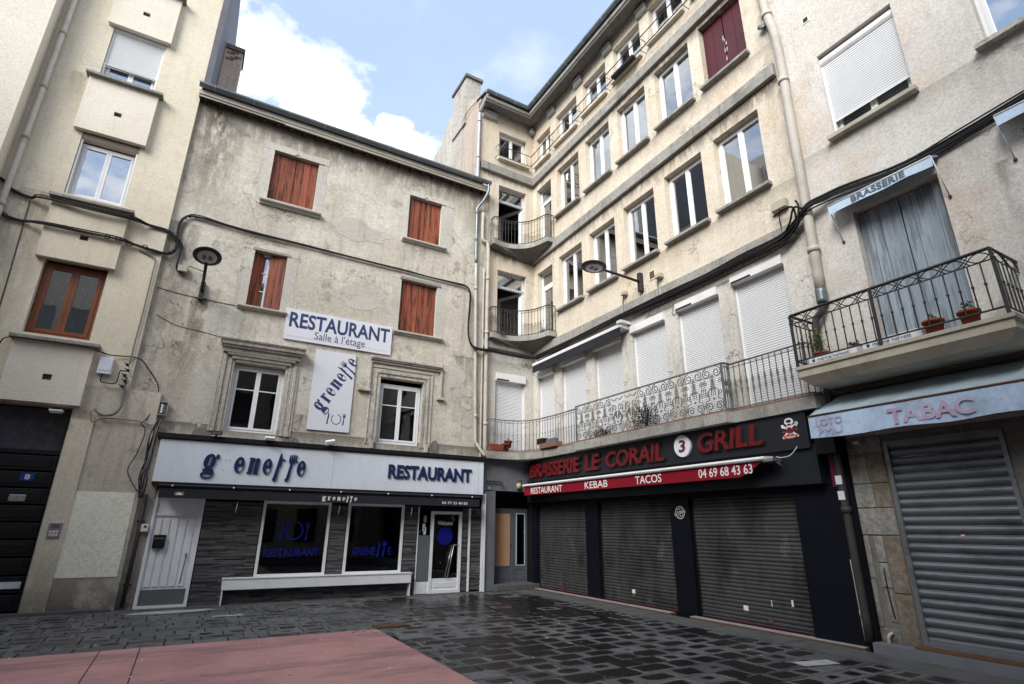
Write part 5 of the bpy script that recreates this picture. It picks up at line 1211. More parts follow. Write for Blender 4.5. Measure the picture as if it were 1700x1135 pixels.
# top-floor guard rail
gr = MB()
for zz in (13.80, 14.22): gr.tube([(7.28, 14.09, zz), (7.28, 13.90, zz), (8.62, 13.90, zz), (8.62, 8.6, zz + .14), (8.62, 5.2, zz + .22)], .016, 6)
g_ = gr.build('guard_rail', 'black_metal', C, label='thin black guard rail across the top floor windows')
for k in range(60):
    y_ = 13.86 - k * .145; zl = 13.80 + .026 * (13.9 - y_)
    MB().tube([(8.62, y_, zl), (8.62, y_ - (.05 if k % 2 else -.05), zl + .42)], .005, 4).build('bar', 'black_metal', g_)
for k in range(9): MB().tube([(7.35 + k * .14, 13.90, 13.80), (7.35 + k * .14 + (.05 if k % 2 else -.05), 13.90, 14.22)], .005, 4).build('bar', 'black_metal', g_)
for y_ in (12.8, 11.25, 9.76, 8.25, 6.72):
    for zz in (13.80, 14.22): MB().tube([(8.62, y_, zz + .026 * (13.9 - y_)), (8.86, y_, zz + .026 * (13.9 - y_))], .009, 5).build('stay', 'black_metal', g_)
MB().box(8.55, 8.70, 8.5, 9.4, 13.92, 14.0).build('rail_trough', 'black', g_)
# pipes of the corner house
pipe([(6.70, -.50, 15.92), (6.66, -.40, 15.75), (6.60, -.12, 15.45), (6.60, -.06, 15.2), (6.60, -.06, 13.5), (6.60, -.06, 12.35)], .055, 'zinc_light', FB, C, ((6.60, -.06, 15.0), (6.60, -.06, 13.5)))
pipe([(uc(4.84), -.10, 16), (uc(4.83), -.10, 12.3), (uc(4.70), -.10, 11.0), (uc(4.72), -.10, 8.9), (uc(4.74), -.10, 7.0), (uc(4.76), -.10, 5.5)], .085, 'pipe_beige', FC, C, ((uc(4.79), -.10, 11.7), (uc(4.71), -.10, 9.9), (uc(4.75), -.10, 6.2)))
pipe([(uc(4.76), -.10, 5.5), (uc(4.77), -.10, 5.25)], .092, 'zinc', FC, C); pipe([(uc(4.77), -.10, 5.26), (uc(4.8), -.12, 5.1), (uc(4.93), -.15, 4.9), (uc(4.95), -.12, 4.2), (uc(4.95), -.12, 3.4)], .06, 'pipe_dark', FC, C)
pipe([(uc(5.0), -.09, 11.62), (uc(4.88), -.09, 11.5)], .05, 'zinc', FC, C)
pipe([(uc(4.97), -.14, 3.4), (uc(4.98), -.14, 1.9), (uc(4.98), -.14, .12)], .060, 'pipe_dark', FC, C, ((uc(4.98), -.14, 1.86),))
pipe([(uc(5.07), -.10, 1.2), (uc(5.06), -.10, .12)], .022, 'pipe_beige', FC, C, ((uc(5.06), -.10, .42),))
for z_ in (2.28, 2.05): MB().box(uc(5.03), uc(4.93), -.205, -.200, z_, z_ + .13).build('sticker', 'fascia', C, FC)

# ---- entrance no. 4
MB().box(7.19, 7.52, -.03, .5, 0, 2.58).build('entrance_pier', 'pier_grey', C, FB, bevel=.01)
MB().box(7.19, 8.85, -.02, .6, 2.60, 3.46).build('entrance_lintel', 'pier_grey', C, FB)
MB().box(7.5, 8.86, .60, .7, 2.12, 2.6).build('entrance_header', 'black', C, FB); MB().box(7.40, 7.53, .03, .9, 0, 2.6).build('entrance_side', 'pier_grey', C, FB)
MB().box(8.851, 9.0, -.02, .9, 0, 3.4).build('entrance_side', 'black', C, FB); MB().box(7.5, 8.86, -.22, .6, .0, .15).build('doorstep', 'border', C, FB, bevel=.015)
ed = frame_rect(7.56, 8.86, .15, 2.14, .05, .46, .54).build('door', 'grey_door', C, FB, label='blue grey double entrance door, left pane boarded with plywood')
MB().box(7.61, 8.36, .47, .52, .15, 2.09).build('door_leaf', 'grey_door', ed, FB); MB().box(8.365, 8.81, .475, .52, .15, 2.09).build('door_leaf', 'grey_door', ed, FB); MB().box(8.34, 8.39, .455, .47, .15, 2.09).build('cover_strip', 'grey_door', ed, FB)
MB().box(7.68, 8.27, .458, .468, .58, 2.00).build('plywood_board', 'ply', ed, FB); frame_rect(7.66, 8.29, .56, 2.02, .02, .452, .468).build('bead', 'grey_door', ed, FB)
MB().box(8.50, 8.76, .466, .474, .60, 1.99).build('pane', 'glass_shop', ed, FB); frame_rect(8.48, 8.78, .58, 2.01, .02, .458, .474).build('bead', 'fascia', ed, FB)
for (a, b) in ((7.68, 8.27), (8.45, 8.76)): frame_rect(a, b, .22, .50, .02, .462, .47).build('moulding', 'grey_door', ed, FB)
MB().tube([(8.33, .46, 1.10), (8.33, .44, 1.10)], .018, 8).build('lock', 'black', ed, FB)
room(7.5, 8.9, .1, 2.6, FB, C, y0=.56, depth=1.2, mat='interior_dark')
n4 = tag(MB().box(7.25, 7.36, -.04, -.031, 2.61, 2.72).build('number_plate', 'grey_panel', None, FB), 'small grey plate with number 4 above the grey pier', 'house number')
lettering('4', (7.28, 7.33, 2.63, 2.70), FB @ T(0, -.041, 0), n4, 'white_print', offset=.02)
tag(MB().tube(spline([(7.20, 14.02, 2.84), (7.6, 14.02, 2.84), (7.68, 14.0, 2.82), (7.70, 13.98, 2.72)]), .02, 6).build('pipe_stub', 'pipe_dark'), 'bent dark conduit on the grey lintel beside plate 4', 'pipe')
ll = thing('wall_lamp', FB @ T(8.25, -.08, 2.66), 'old yellowed glass lamp under the lintel of the grey entrance', 'lamp'); lathe(MB(), [(0, 0), (.07, .02), (.08, .10), (.06, .17), (0, .18)], 8).build('globe', 'lamp_yellow', ll, WM[ll.name]); MB().tube(spline([(-.02, .02, .18), (0, .0, .24), (.1, .02, .26), (.14, .06, .24)]), .01, 5).build('bracket', 'black_metal', ll, WM[ll.name])

# ---- grill restaurant front
G = [(14.05, 11.62), (11.12, 8.70), (8.18, 5.82)]
hG = [(uc(a), uc(b), .02, 2.22) for a, b in G]; hG[0] = (.18, hG[0][1], .02, 2.22)
wall('shopfront_wall', -.06, UE, 0, 3.46, hG, FC @ T(0, -.06, 0), C, 'navy_wall', reveal=.14, thick=.2, label='dark navy painted shopfront piers and header')
for i, (a, b, c, d) in enumerate(hG):
    M = FC @ T(a, .04, c); w = b - a; mb = frame_rect(0, w, 0, d - c, .035, -.03, .03)
    o = mb.build('metal_shutter', 'black', C, M, label='closed grey steel roller shutter'); n = 33; p = (d - c) / n
    for k in range(n):
        z = k * p; zz = .0 if k else .0
        key = 'st_%d' % i
        sm_ = MB(); sm_.prof([(.012, 0), (-.004, .004), (-.011, p * .30), (-.011, p * .62), (-.002, p * .92), (.012, p * .985)], .035, w - .035)
        sm_.build('slat', 'steel_slat', o, M @ T(0, rnd.uniform(-.003, .003), z) @ Matrix.Rotation(rnd.uniform(-.0015, .0015), 4, 'Y'), key=key)
    MB().box(.035, w - .035, -.016, .01, -.015, .05).build('bottom_bar', 'red_edge', o, M)
    for (fx, fz) in ((.42, .17), (.62, .10)): 
        if i or fx < .5: MB().box(w * fx, w * fx + .09, -.018, -.010, fz, fz + .06).build('lock_plate', 'rust', o, M)
    if i: MB().box(w * .42 - .01, w * .42 + .09, -.016, -.0125, .24, .32).build('sticker', 'white_print', o, M)
    if i == 2: MB().box(w * .82, w * .82 + .035, -.016, -.0125, .40, .50).build('sticker', 'white_print', o, M); MB().box(w * .66, w * .66 + .015, -.016, -.0125, .36, .46).build('sticker', 'fascia', o, M)
room(.05, UE - .05, -.01, 2.5, FC, C, y0=.07, depth=2, mat='interior_dark')  # unseen dark box added so no light leaks between the slats
# mosaic threshold
for i, (a, b) in enumerate(((uc(13.8), uc(8.75)), (uc(8.25), uc(5.02)))):
    t_ = MB(); u = a
    while u < b - .03:
        t_.box(u + .003, min(u + .075, b) - .003, -.22, -.065, .006, .045); u += .075
    t_.build('threshold_tile', 'threshold', C, FC, kind='stuff', label='row of small pale threshold tiles'); MB().box(a, b, -.23, -.06, -.01, .035).build('threshold', 'rust', C, FC)
MB().box(uc(5.82), UE, -.12, -.061, 0, 2.4).build('shopfront_pier', 'navy_wall', C, FC)
MB().box(.05, uc(5.20), -.30, -.061, 2.30, 2.92).build('shutter_housing', 'dark_sign', C, FC, bevel=.006)
MB().box(uc(5.2), UE - .01, -.30, -.061, 2.75, 3.46).build('shutter_housing', 'black', C, FC)
MB().box(uc(5.12), uc(5.05), -.14, -.121, 2.25, 2.75).build('red_edge_strip', 'red_edge', C, FC)
S4 = thing('shop_sign', FC @ T(4.5, -.35, 2.93), 'long anthracite sign with red raised lettering and a white round 3', 'sign')
ZS = (2.93, 3.50)
MB().box(uc(13.86), uc(5.25), -.36, -.301, 2.86, 3.455).build('panel', 'dark_sign', S4, FC)
MB().box(uc(13.86), uc(5.25), -.362, -.3, 3.456, 3.475).build('panel_edge', 'black', S4, FC)
SG = FC @ T(0, -.3605, 0)
for txt, ya, yb in (('BRASSERIE', 13.72, 11.33), ('LE', 11.12, 10.53), ('CORAIL', 10.28, 8.40), ('GRILL', 7.48, 6.06)):
    zz = 2.955 if ya > 8 else 3.0; hh = .375
    lettering(txt, (uc(ya), uc(yb), zz, zz + hh), SG, S4, 'red', depth=.06, offset=.022, shear=.14, each=True, name='letter')
    lettering(txt, (uc(ya) + .03, uc(yb) + .03, zz - .018, zz + hh - .018), SG, S4, 'black', depth=.03, offset=.03, shear=.14, name='letter_shadow')  # offset black letter copies put in as the letters' shadow
shape([ell(uc(7.88), 3.19, .215, .215, 30)], .05, SG, S4, 'panel_white', 'round_badge')
lettering('3', (uc(7.97), uc(7.79), 3.07, 3.31), SG @ T(0, -.0505, 0), S4, 'red_edge', depth=.012, offset=.02, shear=.1, name='letter')
# little printed cook's emblem
LM = SG @ T(uc(5.55), 0, 3.17)
def em(lp, mat, d=.002, nm='emblem'): shape(lp, d, LM, S4, mat, nm)
em([ell(0, .165, .075, .05, 16) ], 'white_print'); em([[(-.045, .06), (.045, .06), (.05, .14), (-.05, .14)]], 'white_print', .0021); em([ell(-.04, .15, .04, .04, 12)], 'white_print', .0022); em([ell(.045, .15, .04, .04, 12)], 'white_print', .0023)
em([ell(0, .16, .05, .028, 12)], 'dark_sign', .0026); em([[(-.033, .085), (.033, .085), (.036, .115), (-.036, .115)]], 'dark_sign', .0027)
em([[(.15, -.09), (.135, -.115), (-.09, .055), (-.075, .075)]], 'white_print', .0024); em([[(-.15, -.10), (-.135, -.12), (.10, .09), (.085, .105)]], 'white_print', .0025)
em([[(-.14, .06), (-.09, .045), (-.07, .07), (-.11, .115), (-.15, .11)]], 'white_print', .0028)
for k in range(3): em([[(.085 + k * .018, .085 - k * .012), (.095 + k * .018, .078 - k * .012), (.14 + k * .014, .14 - k * .012), (.13 + k * .014, .147 - k * .012)]], 'white_print', .003)
em([ell(0, .0, .075, .05, 18)], 'meat', .0035); em([ell(-.005, .012, .045, .024, 14)], 'red', .004); em([ell(0, -.015, .078, .045, 18, 200, 340) + ell(0, -.005, .078, .045, 18, 340, 200.01)], 'white_print', .0042)
em([[(-.13, -.06), (-.06, -.075), (.06, -.075), (.13, -.06), (.13, -.115), (.08, -.11), (.06, -.125), (-.06, -.125), (-.08, -.11), (-.13, -.135)]], 'orange_print', .0032)
lettering('BARBECUE', (-.075, .075, -.112, -.09), LM @ T(0, -.0034, 0), S4, 'white_print', depth=.001, offset=.01)
lettering('GRILL', (-.135, -.085, -.02, .005), LM, S4, 'orange_print', depth=.002); lettering('MENU', (.09, .14, .0, .022), LM, S4, 'orange_print', depth=.002)
AW2 = thing('awning', FC @ T(4.3, -.55, 2.5), 'folded red awning with white bar and lettering KEBAB and TACOS', 'awning')
MB().prof([(-.55, 2.70), (-.62, 2.715), (-.635, 2.74), (-.61, 2.775), (-.37, 2.79), (-.37, 2.76)], uc(13.78), uc(5.92)).build('front_bar', 'white_box', AW2, FC)
v_ = MB(); a, b = uc(13.76), uc(5.92); v_.hexa([(a, -.575, 2.475), (b - .55, -.575, 2.47), (b - .55, -.565, 2.47), (a, -.565, 2.475)], [(a, -.575, 2.71), (b - .02, -.575, 2.72), (b - .02, -.565, 2.72), (a, -.565, 2.71)]); v_.extr([(b - .55, 2.47), (b - .38, 2.52), (b - .15, 2.66), (b - .02, 2.72)], -.575, -.565); v_.build('valance', 'red_cloth', AW2, FC)
MB().box(b - .05, b + .14, -.60, -.36, 2.68, 2.74).build('end_arm', 'chrome', AW2, FC, bevel=.01); MB().tube([(b + .1, -.5, 2.72), (b + .16, -.38, 2.60)], .02, 6).build('arm_joint', 'chrome', AW2, FC)
TG = FC @ T(0, -.5755, 0)
lettering('RESTAURANT', (uc(13.40), uc(11.88), 2.50, 2.665), TG, AW2, 'white_print', offset=.008); lettering('KEBAB', (uc(10.92), uc(10.06), 2.51, 2.67), TG, AW2, 'white_print', offset=.008)
lettering('TACOS', (uc(9.13), uc(8.35), 2.51, 2.675), TG, AW2, 'white_print', offset=.008); lettering('04 69 68 43 63', (uc(7.38), uc(6.20), 2.515, 2.68), TG, AW2, 'white_print', offset=.01)
tag(MB().tube(spline([(8.50, 5.88, 2.78), (8.45, 5.75, 2.75), (8.44, 5.6, 2.76), (8.46, 5.50, 2.84), (8.49, 5.47, 2.90)]), .006, 5).build('cable', 'white_paint'), 'short white lead between red awning arm and dark sign', 'cable')
# round sticker on the pier
RS = tag(shape([ell(0, 0, .125, .125, 30), ell(0, 0, .112, .112, 30)], .002, FC @ T(uc(8.42), -.061, 1.93), None, 'white_print', 'round_sticker'), 'round white LE CORAIL sticker on the dark pier between the steel shutters', 'sticker')
RSM = WM[RS.name] @ Matrix.Rotation(R(-14), 4, 'Y'); MB().box(-.15, .15, -.0035, -.0026, -.035, .035).build('band', 'navy_wall', RS, RSM)
lettering('LE CORAIL', (-.15, .15, -.032, .030), RSM @ T(0, -.0036, 0), RS, 'white_print', offset=.015)
shape([ell(0, 0, .085, .085, 24), ell(0, 0, .078, .078, 24)], .0015, RSM, RS, 'white_print', 'ring')
for s_ in (-1, 1): MB().ball((0, -.003, s_ * .06), .012, 8, 4, (1, .2, 1)).build('star', 'white_print', RS, RSM)

# =================================================================== TOBACCO HOUSE (right)
D = thing('tobacco_house', T(8.85, 2.5, 0), 'whitish beige house with pale blue shutters above a tobacco shop at the right', 'building')
hD = [(uc(4.08), uc(2.80), 8.2, 10.03), (uc(1.86), uc(.6), 8.24, 10.05), (uc(4.06), uc(2.82), 4.06, 6.66), (uc(1.80), uc(.55), 4.06, 6.7)]
UD0 = UE + .002
wall('wall', UD0, uc(-6), 2.98, 16.3, hD, FC, D, 'stucco_tobacco', reveal=.24, thick=6)
wall('ground_wall', uc(4.36), uc(-6), 0, 2.98, [(uc(4.34), uc(2.90), .12, 2.86), (uc(2.7), uc(-1), .12, 2.7)], FC, D, 'mortar', reveal=.3, thick=.4)
room(uc(4.6), uc(.2), 8.0, 10.4, FC, D); room(uc(4.6), uc(.2), 4.0, 6.9, FC, D); MB().box(uc(2.7), uc(-1), .28, .3, 0, 2.8).build('closed_front', 'black', D, FC)
window(D, FC, uc(4.08), uc(2.80), 8.2, 9.85, rec=.18, key='dw')
for (a, b) in ((-.0, 0),): MB().box(uc(4.0), uc(2.9), .245, .25, 8.3, 9.3).build('net_curtain', 'white_paint', D, FC)
o, M, w, h = roller(D, FC, uc(4.08), uc(2.80), 8.2, 10.01, top=.22, rec=.04, proud=-.0, round_=True, label='white roller shutter left a little open'); curtain_slats(o, M, w, .36, h - .21, pitch=.045)
sill(D, FC, uc(4.08), uc(2.80), 8.2, mat='pale_stone', d=.14, h=.08); sill(D, FC, uc(1.86), uc(.6), 8.24, mat='stone', d=.14, h=.08, k=.1)
window(D, FC, uc(1.86), uc(.6), 8.24, 10.05, rec=.18, key='dx'); MB().box(uc(1.7), uc(.75), .28, .285, 8.35, 9.95).build('net_curtain', 'panel_white', D, FC)
o = MB().extr([(-.075, -.075), (.075, -.075), (.075, .075), (-.075, .075)], -.010, .01).build('vent', 'stucco_white', D, FC @ T(uc(4.13), 0, 11.0)); MB().box(-.045, .045, -.012, -.007, -.05, .05).build('vent_hole', 'black', o, FC @ T(uc(4.13), 0, 11.0))
a, b = uc(4.06), uc(2.82); m_ = (a + b) / 2
leaf_shutter(D, FC, a + .01, m_ - .006, 4.08, 6.64, 4, .15, 'blue_wood', label='faded pale blue door shutter leaf'); leaf_shutter(D, FC, m_ + .006, b - .01, 4.08, 6.64, 4, .155, 'blue_wood', label='faded pale blue door shutter leaf')
for k in range(34):   # narrow grooves of the tongue and groove boards
    u = a + .03 + k * .036
    if abs(u - m_) > .02: MB().box(u, u + .005, .1485, .1505, 4.15, 6.60).build('groove_bead', 'blue_wood', D, FC)
leaf_shutter(D, FC, uc(1.79), uc(1.2), 4.08, 6.68, 4, .15, 'blue_wood')
# small window awnings
def blind(y0, y1, z, txt, box, lab):
    t = thing('window_awning', FC @ T(uc((y0 + y1) / 2), -.2, z), lab, 'awning'); M = FC; a, b = uc(y0), uc(y1)
    MB().hexa([(a, -.30, z - .02), (b, -.30, z - .02), (b, .0, z + .10), (a, .0, z + .10)], [(a, -.30, z - .01), (b, -.30, z - .01), (b, .0, z + .12), (a, .0, z + .12)]).build('canvas', 'blind_cloth', t, M)
    v = MB(); n = 14
    for k in range(n):
        q0, q1 = a + (b - a) * k / n, a + (b - a) * (k + 1) / n; d0, d1 = -.303 - .006 * math.sin(k * 1.3), -.303 - .006 * math.sin((k + 1) * 1.3); s0, s1 = z - .17 - .008 * math.cos(k * .9), z - .17 - .008 * math.cos((k + 1) * .9)
        v.quad((q0, d0, s0), (q1, d1, s1), (q1, -.30, z - .012), (q0, -.30, z - .012))
    v.build('valance', 'blind_cloth', t, M); MB().tube([(a, -.30, z - .01), (b, -.30, z - .01)], .013, 6).build('front_bar', 'white_box', t, M)
    for e in (a, b): MB().tube([(e, -.30, z - .01), (e, -.02, z - .60)], .009, 5).build('arm', 'white_box', t, M); MB().ball((e, -.02, z - .60), .025, 6, 4).build('arm_hook', 'rust', t, M)
    lettering(txt, box, FC @ T(0, -.312, 0), t, 'grey_print', offset=.02, shear=.0)
blind(4.28, 2.74, 6.80, 'BRASSERIE', (uc(3.90), uc(3.10), 6.66, 6.765), 'pale blue window awning reading BRASSERIE above the blue shutters')
blind(1.96, .4, 6.92, 'L', (uc(1.48), uc(1.40), 6.78, 6.88), 'second pale blue window awning at the right picture edge')
# balcony
BD = MB(); zt = 4.06
def ring(d, ya, yb, z): return [(uc(ya), .0, z), (uc(ya), -d, z), (uc(yb), -d, z), (uc(yb), .0, z)]
levels = [(.80, 5.02, 2.22, zt), (.80, 5.02, 2.22, zt - .05), (.77, 4.99, 2.25, zt - .07), (.77, 4.99, 2.25, zt - .17), (.66, 4.88, 2.36, zt - .30)]
for L in levels: BD.v += ring(*L)
BD.f.append((0, 1, 2, 3))
for s_ in range(len(levels) - 1):
    for i in range(4): j = (i + 1) % 4; BD.f.append((s_ * 4 + i, (s_ + 1) * 4 + i, (s_ + 1) * 4 + j, s_ * 4 + j))
BD.f.append((19, 18, 17, 16)); bd = BD.build('balcony', 'pale_stone', D, FC, label='stone balcony slab with black railing before the blue shutters')
X0 = 8.85 - .76; ya, yb = 4.98, 2.28; zr = zt + .88
pth = [(8.84, ya), (X0, ya), (X0, yb), (8.84, yb)]
MB().tube([(x, y_, zr) for x, y_ in pth], .022, 6).build('handrail', 'black_metal', bd); MB().tube([(x, y_, zr - .15) for x, y_ in pth], .010, 5).build('middle_rail', 'black_metal', bd); MB().tube([(x, y_, zt + .10) for x, y_ in pth], .014, 5).build('bottom_rail', 'black_metal', bd)
def bars(p0, p1, n):
    for k in range(1, n): q = Vector((*p0, 0)).lerp(Vector((*p1, 0)), k / n); baluster(zr - .15 - zt - .10, 'knob', 'black_metal', bd, T(q.x, q.y, zt + .10))
bars(pth[0], pth[1], 6); bars(pth[1], pth[2], 20); bars(pth[2], pth[3], 6)
for (x, y_) in ((X0, ya), (X0, 3.72), (X0, yb)): MB().box(-.018, .018, -.018, .018, 0, zr - zt).build('post', 'black_metal', bd, T(x, y_, zt))
def ovals(p0, p1, n):
    for k in range(n):
        a_ = Vector((*p0, 0)).lerp(Vector((*p1, 0)), k / n); b_ = Vector((*p0, 0)).lerp(Vector((*p1, 0)), (k + 1) / n); d_ = (b_ - a_)
        for s_ in (0, 1):
            pts = [tuple(a_ - d_ * .12 + d_ * 1.24 * t + Vector((0, 0, zr - .145 + (s_ + (1 - 2 * s_) * math.sin(math.pi * t)) * .125 + 0))) for t in [i / 8 for i in range(9)]]
            MB().tube(pts, .008, 5).build('frieze_arc', 'black_metal', bd)
ovals(pth[0], pth[1], 2); ovals(pth[1], pth[2], 10); ovals(pth[2], pth[3], 2)
# polystyrene trays and pots on it
for (y0, y1, z, lab) in ((4.85, 4.10, zt, 'long white polystyrene tray at the left end of the stone balcony'), (4.02, 3.25, zt + .01, 'second white polystyrene tray in the middle of the stone balcony')):
    t = thing('tray', FC @ T(uc((y0 + y1) / 2), -.6, z), lab, 'box'); a, b = uc(y0), uc(y1)
    frame = MB().box(a, b, -.66, -.36, z + .002, z + .02).box(a, b, -.66, -.64, z + .02, z + .15).box(a, b, -.38, -.36, z + .02, z + .15).box(a, a + .02, -.64, -.38, z + .02, z + .15).box(b - .02, b, -.64, -.38, z + .02, z + .15)
    frame.build('body', 'tray', t, FC, bevel=.01); lettering('marine harvest', (a + .14, b - .12, z + .055, z + .11), FC @ T(0, -.6605, 0), t, 'navy_print'); MB().box(a + .06, a + .10, -.662, -.6602, z + .055, z + .10).build('logo', 'navy_print', t, FC)
plant(T(8.22, 3.10, zt), 'terracotta pot at the middle of the stone balcony', 25, .08, .12, 'leaf', seed=11); plant(T(8.22, 2.70, zt), 'terracotta pot with small shoots near the right end of the stone balcony', 70, .10, .14, 'leaf', seed=12)
plant(T(8.5, 4.28, zt), 'low green seedlings in a pot behind the white tray', 130, .12, .12, 'leaf', seed=13)
py = plant(T(8.45, 4.78, zt + .05), 'tall plant with small yellow flowers at the left end of the stone balcony', 160, .14, .38, 'leaf', seed=14)
fl = MB(); q = random.Random(5)
for k in range(26): fl.ball((q.uniform(-.05, .08), q.uniform(-.08, .08), q.uniform(.35, .62)), .012, 5, 3)
fl.build('flowers', 'yellow', py, WM[py.name])
pj = MB(); pj.extr([(.05, 0), (.75, 0), (.66, .10), (.58, .13), (.50, .22), (.42, .20), (.36, .26), (.28, .17), (.18, .15)], -.006, .003); pj.build('bare_render_patch', 'mortar', D, FC @ T(uc(4.9), 0, 4.06))
# tobacco awning
TA = thing('shop_awning', FC @ T(uc(3.5), -.6, 2.93), 'faded blue shop awning reading TABAC in worn pink letters', 'awning')
v = MB(); n = 40; a, b = uc(5.02), uc(-1.2)
for k in range(n):
    q0, q1 = a + (b - a) * k / n, a + (b - a) * (k + 1) / n
    for s_ in range(4):
        t0, t1 = s_ / 4, (s_ + 1) / 4
        def pt_(u, t, kk): return (u, -.02 - .64 * t, 3.66 - .37 * t - .025 * math.sin(math.pi * t) - .008 * math.sin(kk * 1.7 + t * 3))
        v.quad(pt_(q0, t0, k), pt_(q1, t0, k + 1), pt_(q1, t1, k + 1), pt_(q0, t1, k))
v.build('canvas', 'tobacco_cloth', TA, FC)
v = MB()
for k in range(n):
    q0, q1 = a + (b - a) * k / n, a + (b - a) * (k + 1) / n; w_ = lambda kk: .012 * math.sin(kk * 1.15); e_ = lambda kk: 2.935 + .012 * math.cos(kk * .8)
    v.quad((q0, -.665 + w_(k), e_(k)), (q1, -.665 + w_(k + 1), e_(k + 1)), (q1, -.66, 3.28), (q0, -.66, 3.28))
v.build('valance', 'tobacco_valance', TA, FC)
MB().tube([(a, -.66, 3.285), (b, -.66, 3.285)], .016, 6).build('front_bar', 'rust', TA, FC); MB().quad((a, -.66, 3.28), (a, -.02, 3.28), (a, -.02, 3.66)).build('side_flap', 'tobacco_cloth', TA, FC)
MB().prof([(-.02, 3.66), (-.12, 3.68), (-.12, 3.72), (-.02, 3.72)], a, b).build('cover_strip', 'pipe_dark', TA, FC)
VM = FC @ T(0, -.679, 0)
lettering('TABAC', (uc(3.88), uc(2.88), 2.985, 3.20), VM, TA, 'pink_print', offset=.03); lettering('LOTO', (uc(4.90), uc(4.50), 3.12, 3.225), VM, TA, 'pink_print'); lettering('PMU', (uc(4.88), uc(4.52), 2.98, 3.085), VM, TA, 'pink_print')
MB().tube([(a - .1, -.2, 3.74), (b, -.2, 3.70)], .008, 5).build('wire', 'pipe_dark', TA, FC)
# stone pier
P0, P1 = 4.885, 4.365
stn = [(P0, P1, 2.72, 2.97, 'stone_pier'), (P0, 4.62, 2.28, 2.715, 'stone_pier'), (4.615, P1, 2.28, 2.715, 'stone_warm'), (P0, 4.60, 1.93, 2.275, 'stone_pier'), (4.595, P1, 1.93, 2.275, 'stone_warm'), (P0, P1, 1.55, 1.925, 'stone_pier'),
       (P0, 4.80, .95, 1.545, 'stone_pier'), (P0, 4.81, .32, .945, 'stone_pier'), (4.735, 4.60, 1.18, 1.54, 'stone_pier'), (4.735, 4.60, .84, 1.175, 'stone_pier'), (4.725, 4.61, .40, .835, 'stone_pier'), (4.585, P1, .78, 1.545, 'stone_warm'), (4.60, P1, .13, .775, 'stone_warm'), (P0, 4.61, .13, .315, 'stone_pier')]
MB().box(uc(P0) - .003, uc(P1) - .002, .0, .4, .05, 2.98).build('pier_core', 'mortar', D, FC)
for (y0, y1, z0, z1, m) in stn:
    MB().box(uc(y0) + .006, uc(y1) - .006, -.010 - rnd.uniform(0, .012), .002, z0 + .004, z1 - .004).build('stone', m, D, FC @ T(0, 0, 0), bevel=.009)
tag(MB().tube([(8.82, 4.66, 1.10), (8.81, 4.66, 1.06), (8.81, 4.655, .70), (8.82, 4.64, .45)], .008, 5).build('wire', 'cable'), 'short dark wire running down the pale stones of the pier', 'cable')
tag(MB().tube(spline([(8.78, 4.76, .12), (8.76, 4.74, .22), (8.80, 4.70, .27)]), .022, 8).build('pipe_stub', 'pipe_cream'), 'cream pipe stub at the foot of the stone pier', 'pipe')
MB().box(uc(4.90), uc(-2), -.24, .0, 0, .135).build('plinth', 'pier_grey', D, FC, bevel=.006); MB().box(uc(4.36), uc(2.88), -.235, -.02, .136, .165).build('door_sill', 'rust', D, FC)
# corrugated shutter
M = FC @ T(uc(4.33), .02, .165); w = 1.43; o = frame_rect(0, w, 0, 2.70, .05, -.05, .04).build('metal_shutter', 'galv_slat', D, M, label='closed galvanised corrugated roller shutter of the tobacco shop')
n = 23; p = 2.70 / n
for k in range(n):
    sm_ = MB(); sm_.prof([(.03, 0), (.015, p * .05), (-.005, p * .22), (-.018, p * .42), (-.020, p * .60), (-.012, p * .78), (.012, p * .94), (.03, p)], .05, w - .05)
    s_ = sm_.build('slat', 'galv_slat', o, M @ T(0, rnd.uniform(-.002, .002), k * p), key='ts')
MB().box(.05, w - .05, -.03, .0, 0, .09).build('bottom_bar', 'galv_slat', o, M); MB().box(.70, .735, -.024, -.021, 1.40, 1.45).build('sticker', 'red', o, M); MB().box(.70, .745, -.0245, -.0215, 1.385, 1.405).build('sticker', 'white_print', o, M)
tag(MB().box(uc(4.70), uc(4.62), -.14, -.02, 2.86, 2.90).build('small_lamp', 'white_box', None, FC), 'tiny white fitting under the tobacco awning by the stone pier', 'fitting')

# =================================================================== CHIMNEY ON THE LEFT
chm = thing('chimney', T(-1.15, 16.2, 13.2), 'weathered rendered chimney with exposed bricks behind the grey house eaves', 'chimney')
MB().box(-1.42, -.86, 15.9, 16.6, 12.6, 15.75).build('stack', 'party_pink', chm); MB().box(-1.46, -.82, 15.84, 16.66, 15.75, 15.90).build('cap', 'concrete_dark', chm)
for k in range(5): MB().box(-1.30 + .12 * (k % 3), -1.08 + .1 * (k % 3), 15.885, 15.9, 15.35 + k * .075, 15.415 + k * .075).build('brick', 'brick_red', chm)

